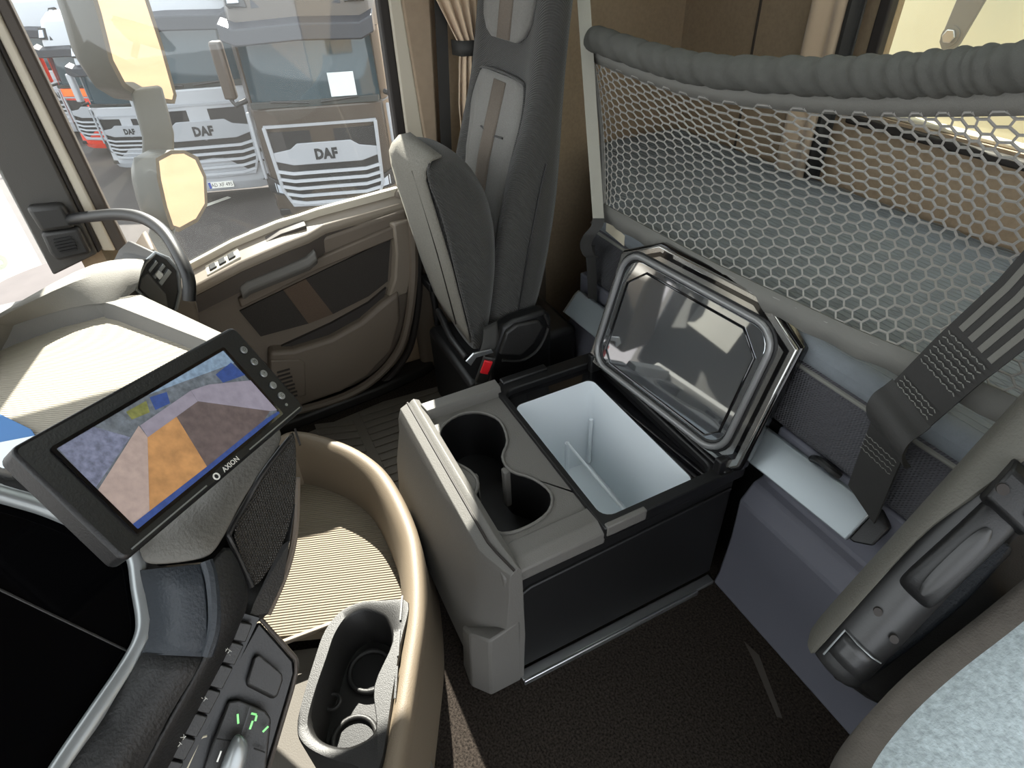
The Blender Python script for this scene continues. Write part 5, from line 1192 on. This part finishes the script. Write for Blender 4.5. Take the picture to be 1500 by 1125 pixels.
    for k in range(5):
        z = 1.10 - k * 0.12
        w = 0.95 - max(0, k - 1) * 0.035
        part('grille_bar', sweep([(-0.04, -w, z + 0.05), (-0.05, -w + 0.28, z), (-0.05, w - 0.28, z), (-0.04, w, z + 0.05)], [(-0.03, -0.022), (0.03, -0.022), (0.015, 0.022), (-0.015, 0.022)], (0, 0, 1)), 'truck_silver')
    # bumper
    part('bumper', loft([ring(0.28, 1.20, 0.06, 0.2, 0.9), ring(0.45, 1.24, -0.02, 0.1, 0.9), ring(0.9, 1.24, 0.0, 0.12, 0.9)]), body, bevel=0.02)
    for s in (-1, 1):
        hl = part('headlamp', loft([[(x - 0.02, s * y, z0), (x - 0.02, s * y, z1), (x + 0.1, s * y, z1), (x + 0.1, s * y, z0)] for x, y, z0, z1 in ((0.0, 0.86, 0.74, 0.92), (0.05, 1.05, 0.76, 1.0), (0.16, 1.235, 0.80, 1.06))]), 'truck_black', bevel=0.01)
        part('lens', loft([[(x - 0.035, s * y, z0), (x - 0.035, s * y, z1), (x + 0.05, s * y, z1), (x + 0.05, s * y, z0)] for x, y, z0, z1 in ((0.02, 0.92, 0.78, 0.88), (0.07, 1.06, 0.80, 0.95), (0.15, 1.18, 0.83, 0.99))]), 'lamp_glass', hl)
        part('fog_lamp', box((0.02, s * 1.0 - 0.12, 0.42), (0.12, s * 1.0 + 0.12, 0.52)), 'truck_black', bevel=0.01)
        part('wheel', tube([(1.3, s * 0.85, 0.5), (1.3, s * 1.2, 0.5)], 0.5, 20), 'tyre', bevel=0.03)
        mr = part('mirror_arm', tube([(0.2, s * 1.2, 2.15), (0.05, s * 1.36, 2.12), (0.1, s * 1.42, 2.2)], 0.04, 6), 'truck_black')
        part('mirror_head', loft([[(0.0, s * 1.34, z), (0.05, s * 1.30, z), (0.22, s * 1.32, z), (0.22, s * 1.50, z), (0.05, s * 1.52, z)] for z in (2.2, 2.95)]), body, mr, bevel=0.03)
        part('wiper', tube([(-0.01, s * 0.1, 2.10), (0.0, s * 0.75, 2.14)], 0.018, 6), 'truck_black')
    part('dash_top', box((0.0, -1.1, 2.05), (0.06, 1.1, 2.14)), 'truck_inner', bevel=0.01)
    if detail:
        part('notice_card', slab([(0.30, 2.16), (0.74, 2.16), (0.74, 2.48), (0.30, 2.48)], frame_map((0.0, 0, 0), (0, -1, 0), (0, 0, 1), (-1, 0, 0)), 0.0, 0.012), 'paper_white')
    if plate:
        pl = part('number_plate', slab([(-0.26, 0.36), (0.26, 0.36), (0.26, 0.47), (-0.26, 0.47)], frame_map((0.0, 0, 0), (0, -1, 0), (0, 0, 1), (-1, 0, 0)), 0.0, 0.05), 'plate_white')
        part('plate_band', slab([(-0.26, 0.36), (-0.21, 0.36), (-0.21, 0.47), (-0.26, 0.47)], frame_map((0.0, 0, 0), (0, -1, 0), (0, 0, 1), (-1, 0, 0)), 0.05, 0.053), 'plate_blue', pl)
        part('plate_number', text_shape('AD XF 495', frame_map((-0.05, -0.02, 0.415), (0, -1, 0), (0, 0, 1), (-1, 0, 0)), 0.07, 0.004), 'badge_dark', pl, smooth=0)
    if red:
        part('name_strip', slab([(-0.95, 1.84), (0.95, 1.84), (0.95, 2.04), (-0.95, 2.04)], frame_map((0.0, 0, 0), (0, -1, 0), (0, 0, 1), (-1, 0, 0)), 0.0, 0.04), 'orange_strip')
    return t
truck('parked_truck', 'brown parked truck with grey visor right beside the seat curtain', 'truck_brown', 'truck_silver', (10.6, -1.72, GZ), R(-20), True, True)
truck('parked_truck', 'white parked truck with number plate standing left of the brown truck', 'truck_white', 'truck_silver', (13.3, -0.02, GZ), R(-18), True, False, True)
truck('parked_truck', 'white truck half hidden behind the mirror arm', 'truck_white', 'truck_silver', (16.2, 1.42, GZ), R(-30), True, False, scale=0.62)
truck('parked_truck', 'red truck with orange name strip seen beside the windscreen pillar', 'truck_red', 'truck_silver', (18.3, 2.15, GZ), R(-35), True, False, red=True, scale=0.66)
truck('parked_truck', 'farthest white truck next to the windscreen pillar', 'truck_white', 'truck_silver', (20.6, 3.10, GZ), R(-35), True, False, scale=0.72)

# tree at the far side of the yard
tr = thing('tree', 'yellow green tree top above the far parked trucks', 'tree', (60, 9.5, GZ))
mk('trunk', tube([(60, 9.5, GZ), (60, 9.6, 0), (60, 9.5, 3)], 0.25, 8), 'bark', tr)
lv, lf = [], []
for k in range(1400):
    a, b, rr = random.uniform(0, 6.283), random.uniform(-1, 1), random.uniform(0.5, 1) ** 0.5
    c = Vector((60 + 2.2 * rr * math.cos(a) * math.sqrt(1 - b * b), 9.5 + 2.0 * rr * math.sin(a) * math.sqrt(1 - b * b), 3.4 + 2.4 * rr * b))
    d1 = Vector((random.uniform(-1, 1), random.uniform(-1, 1), random.uniform(-1, 1))).normalized() * 0.16
    d2 = d1.cross(Vector((random.uniform(-1, 1), random.uniform(-1, 1), random.uniform(-1, 1)))).normalized() * 0.12
    n0 = len(lv)
    lv += [c - d1, c + d2, c + d1, c - d2]
    lf.append((n0, n0 + 1, n0 + 2, n0 + 3))
mk('foliage', (lv, lf), 'leaf', tr, smooth=0, kind='stuff')
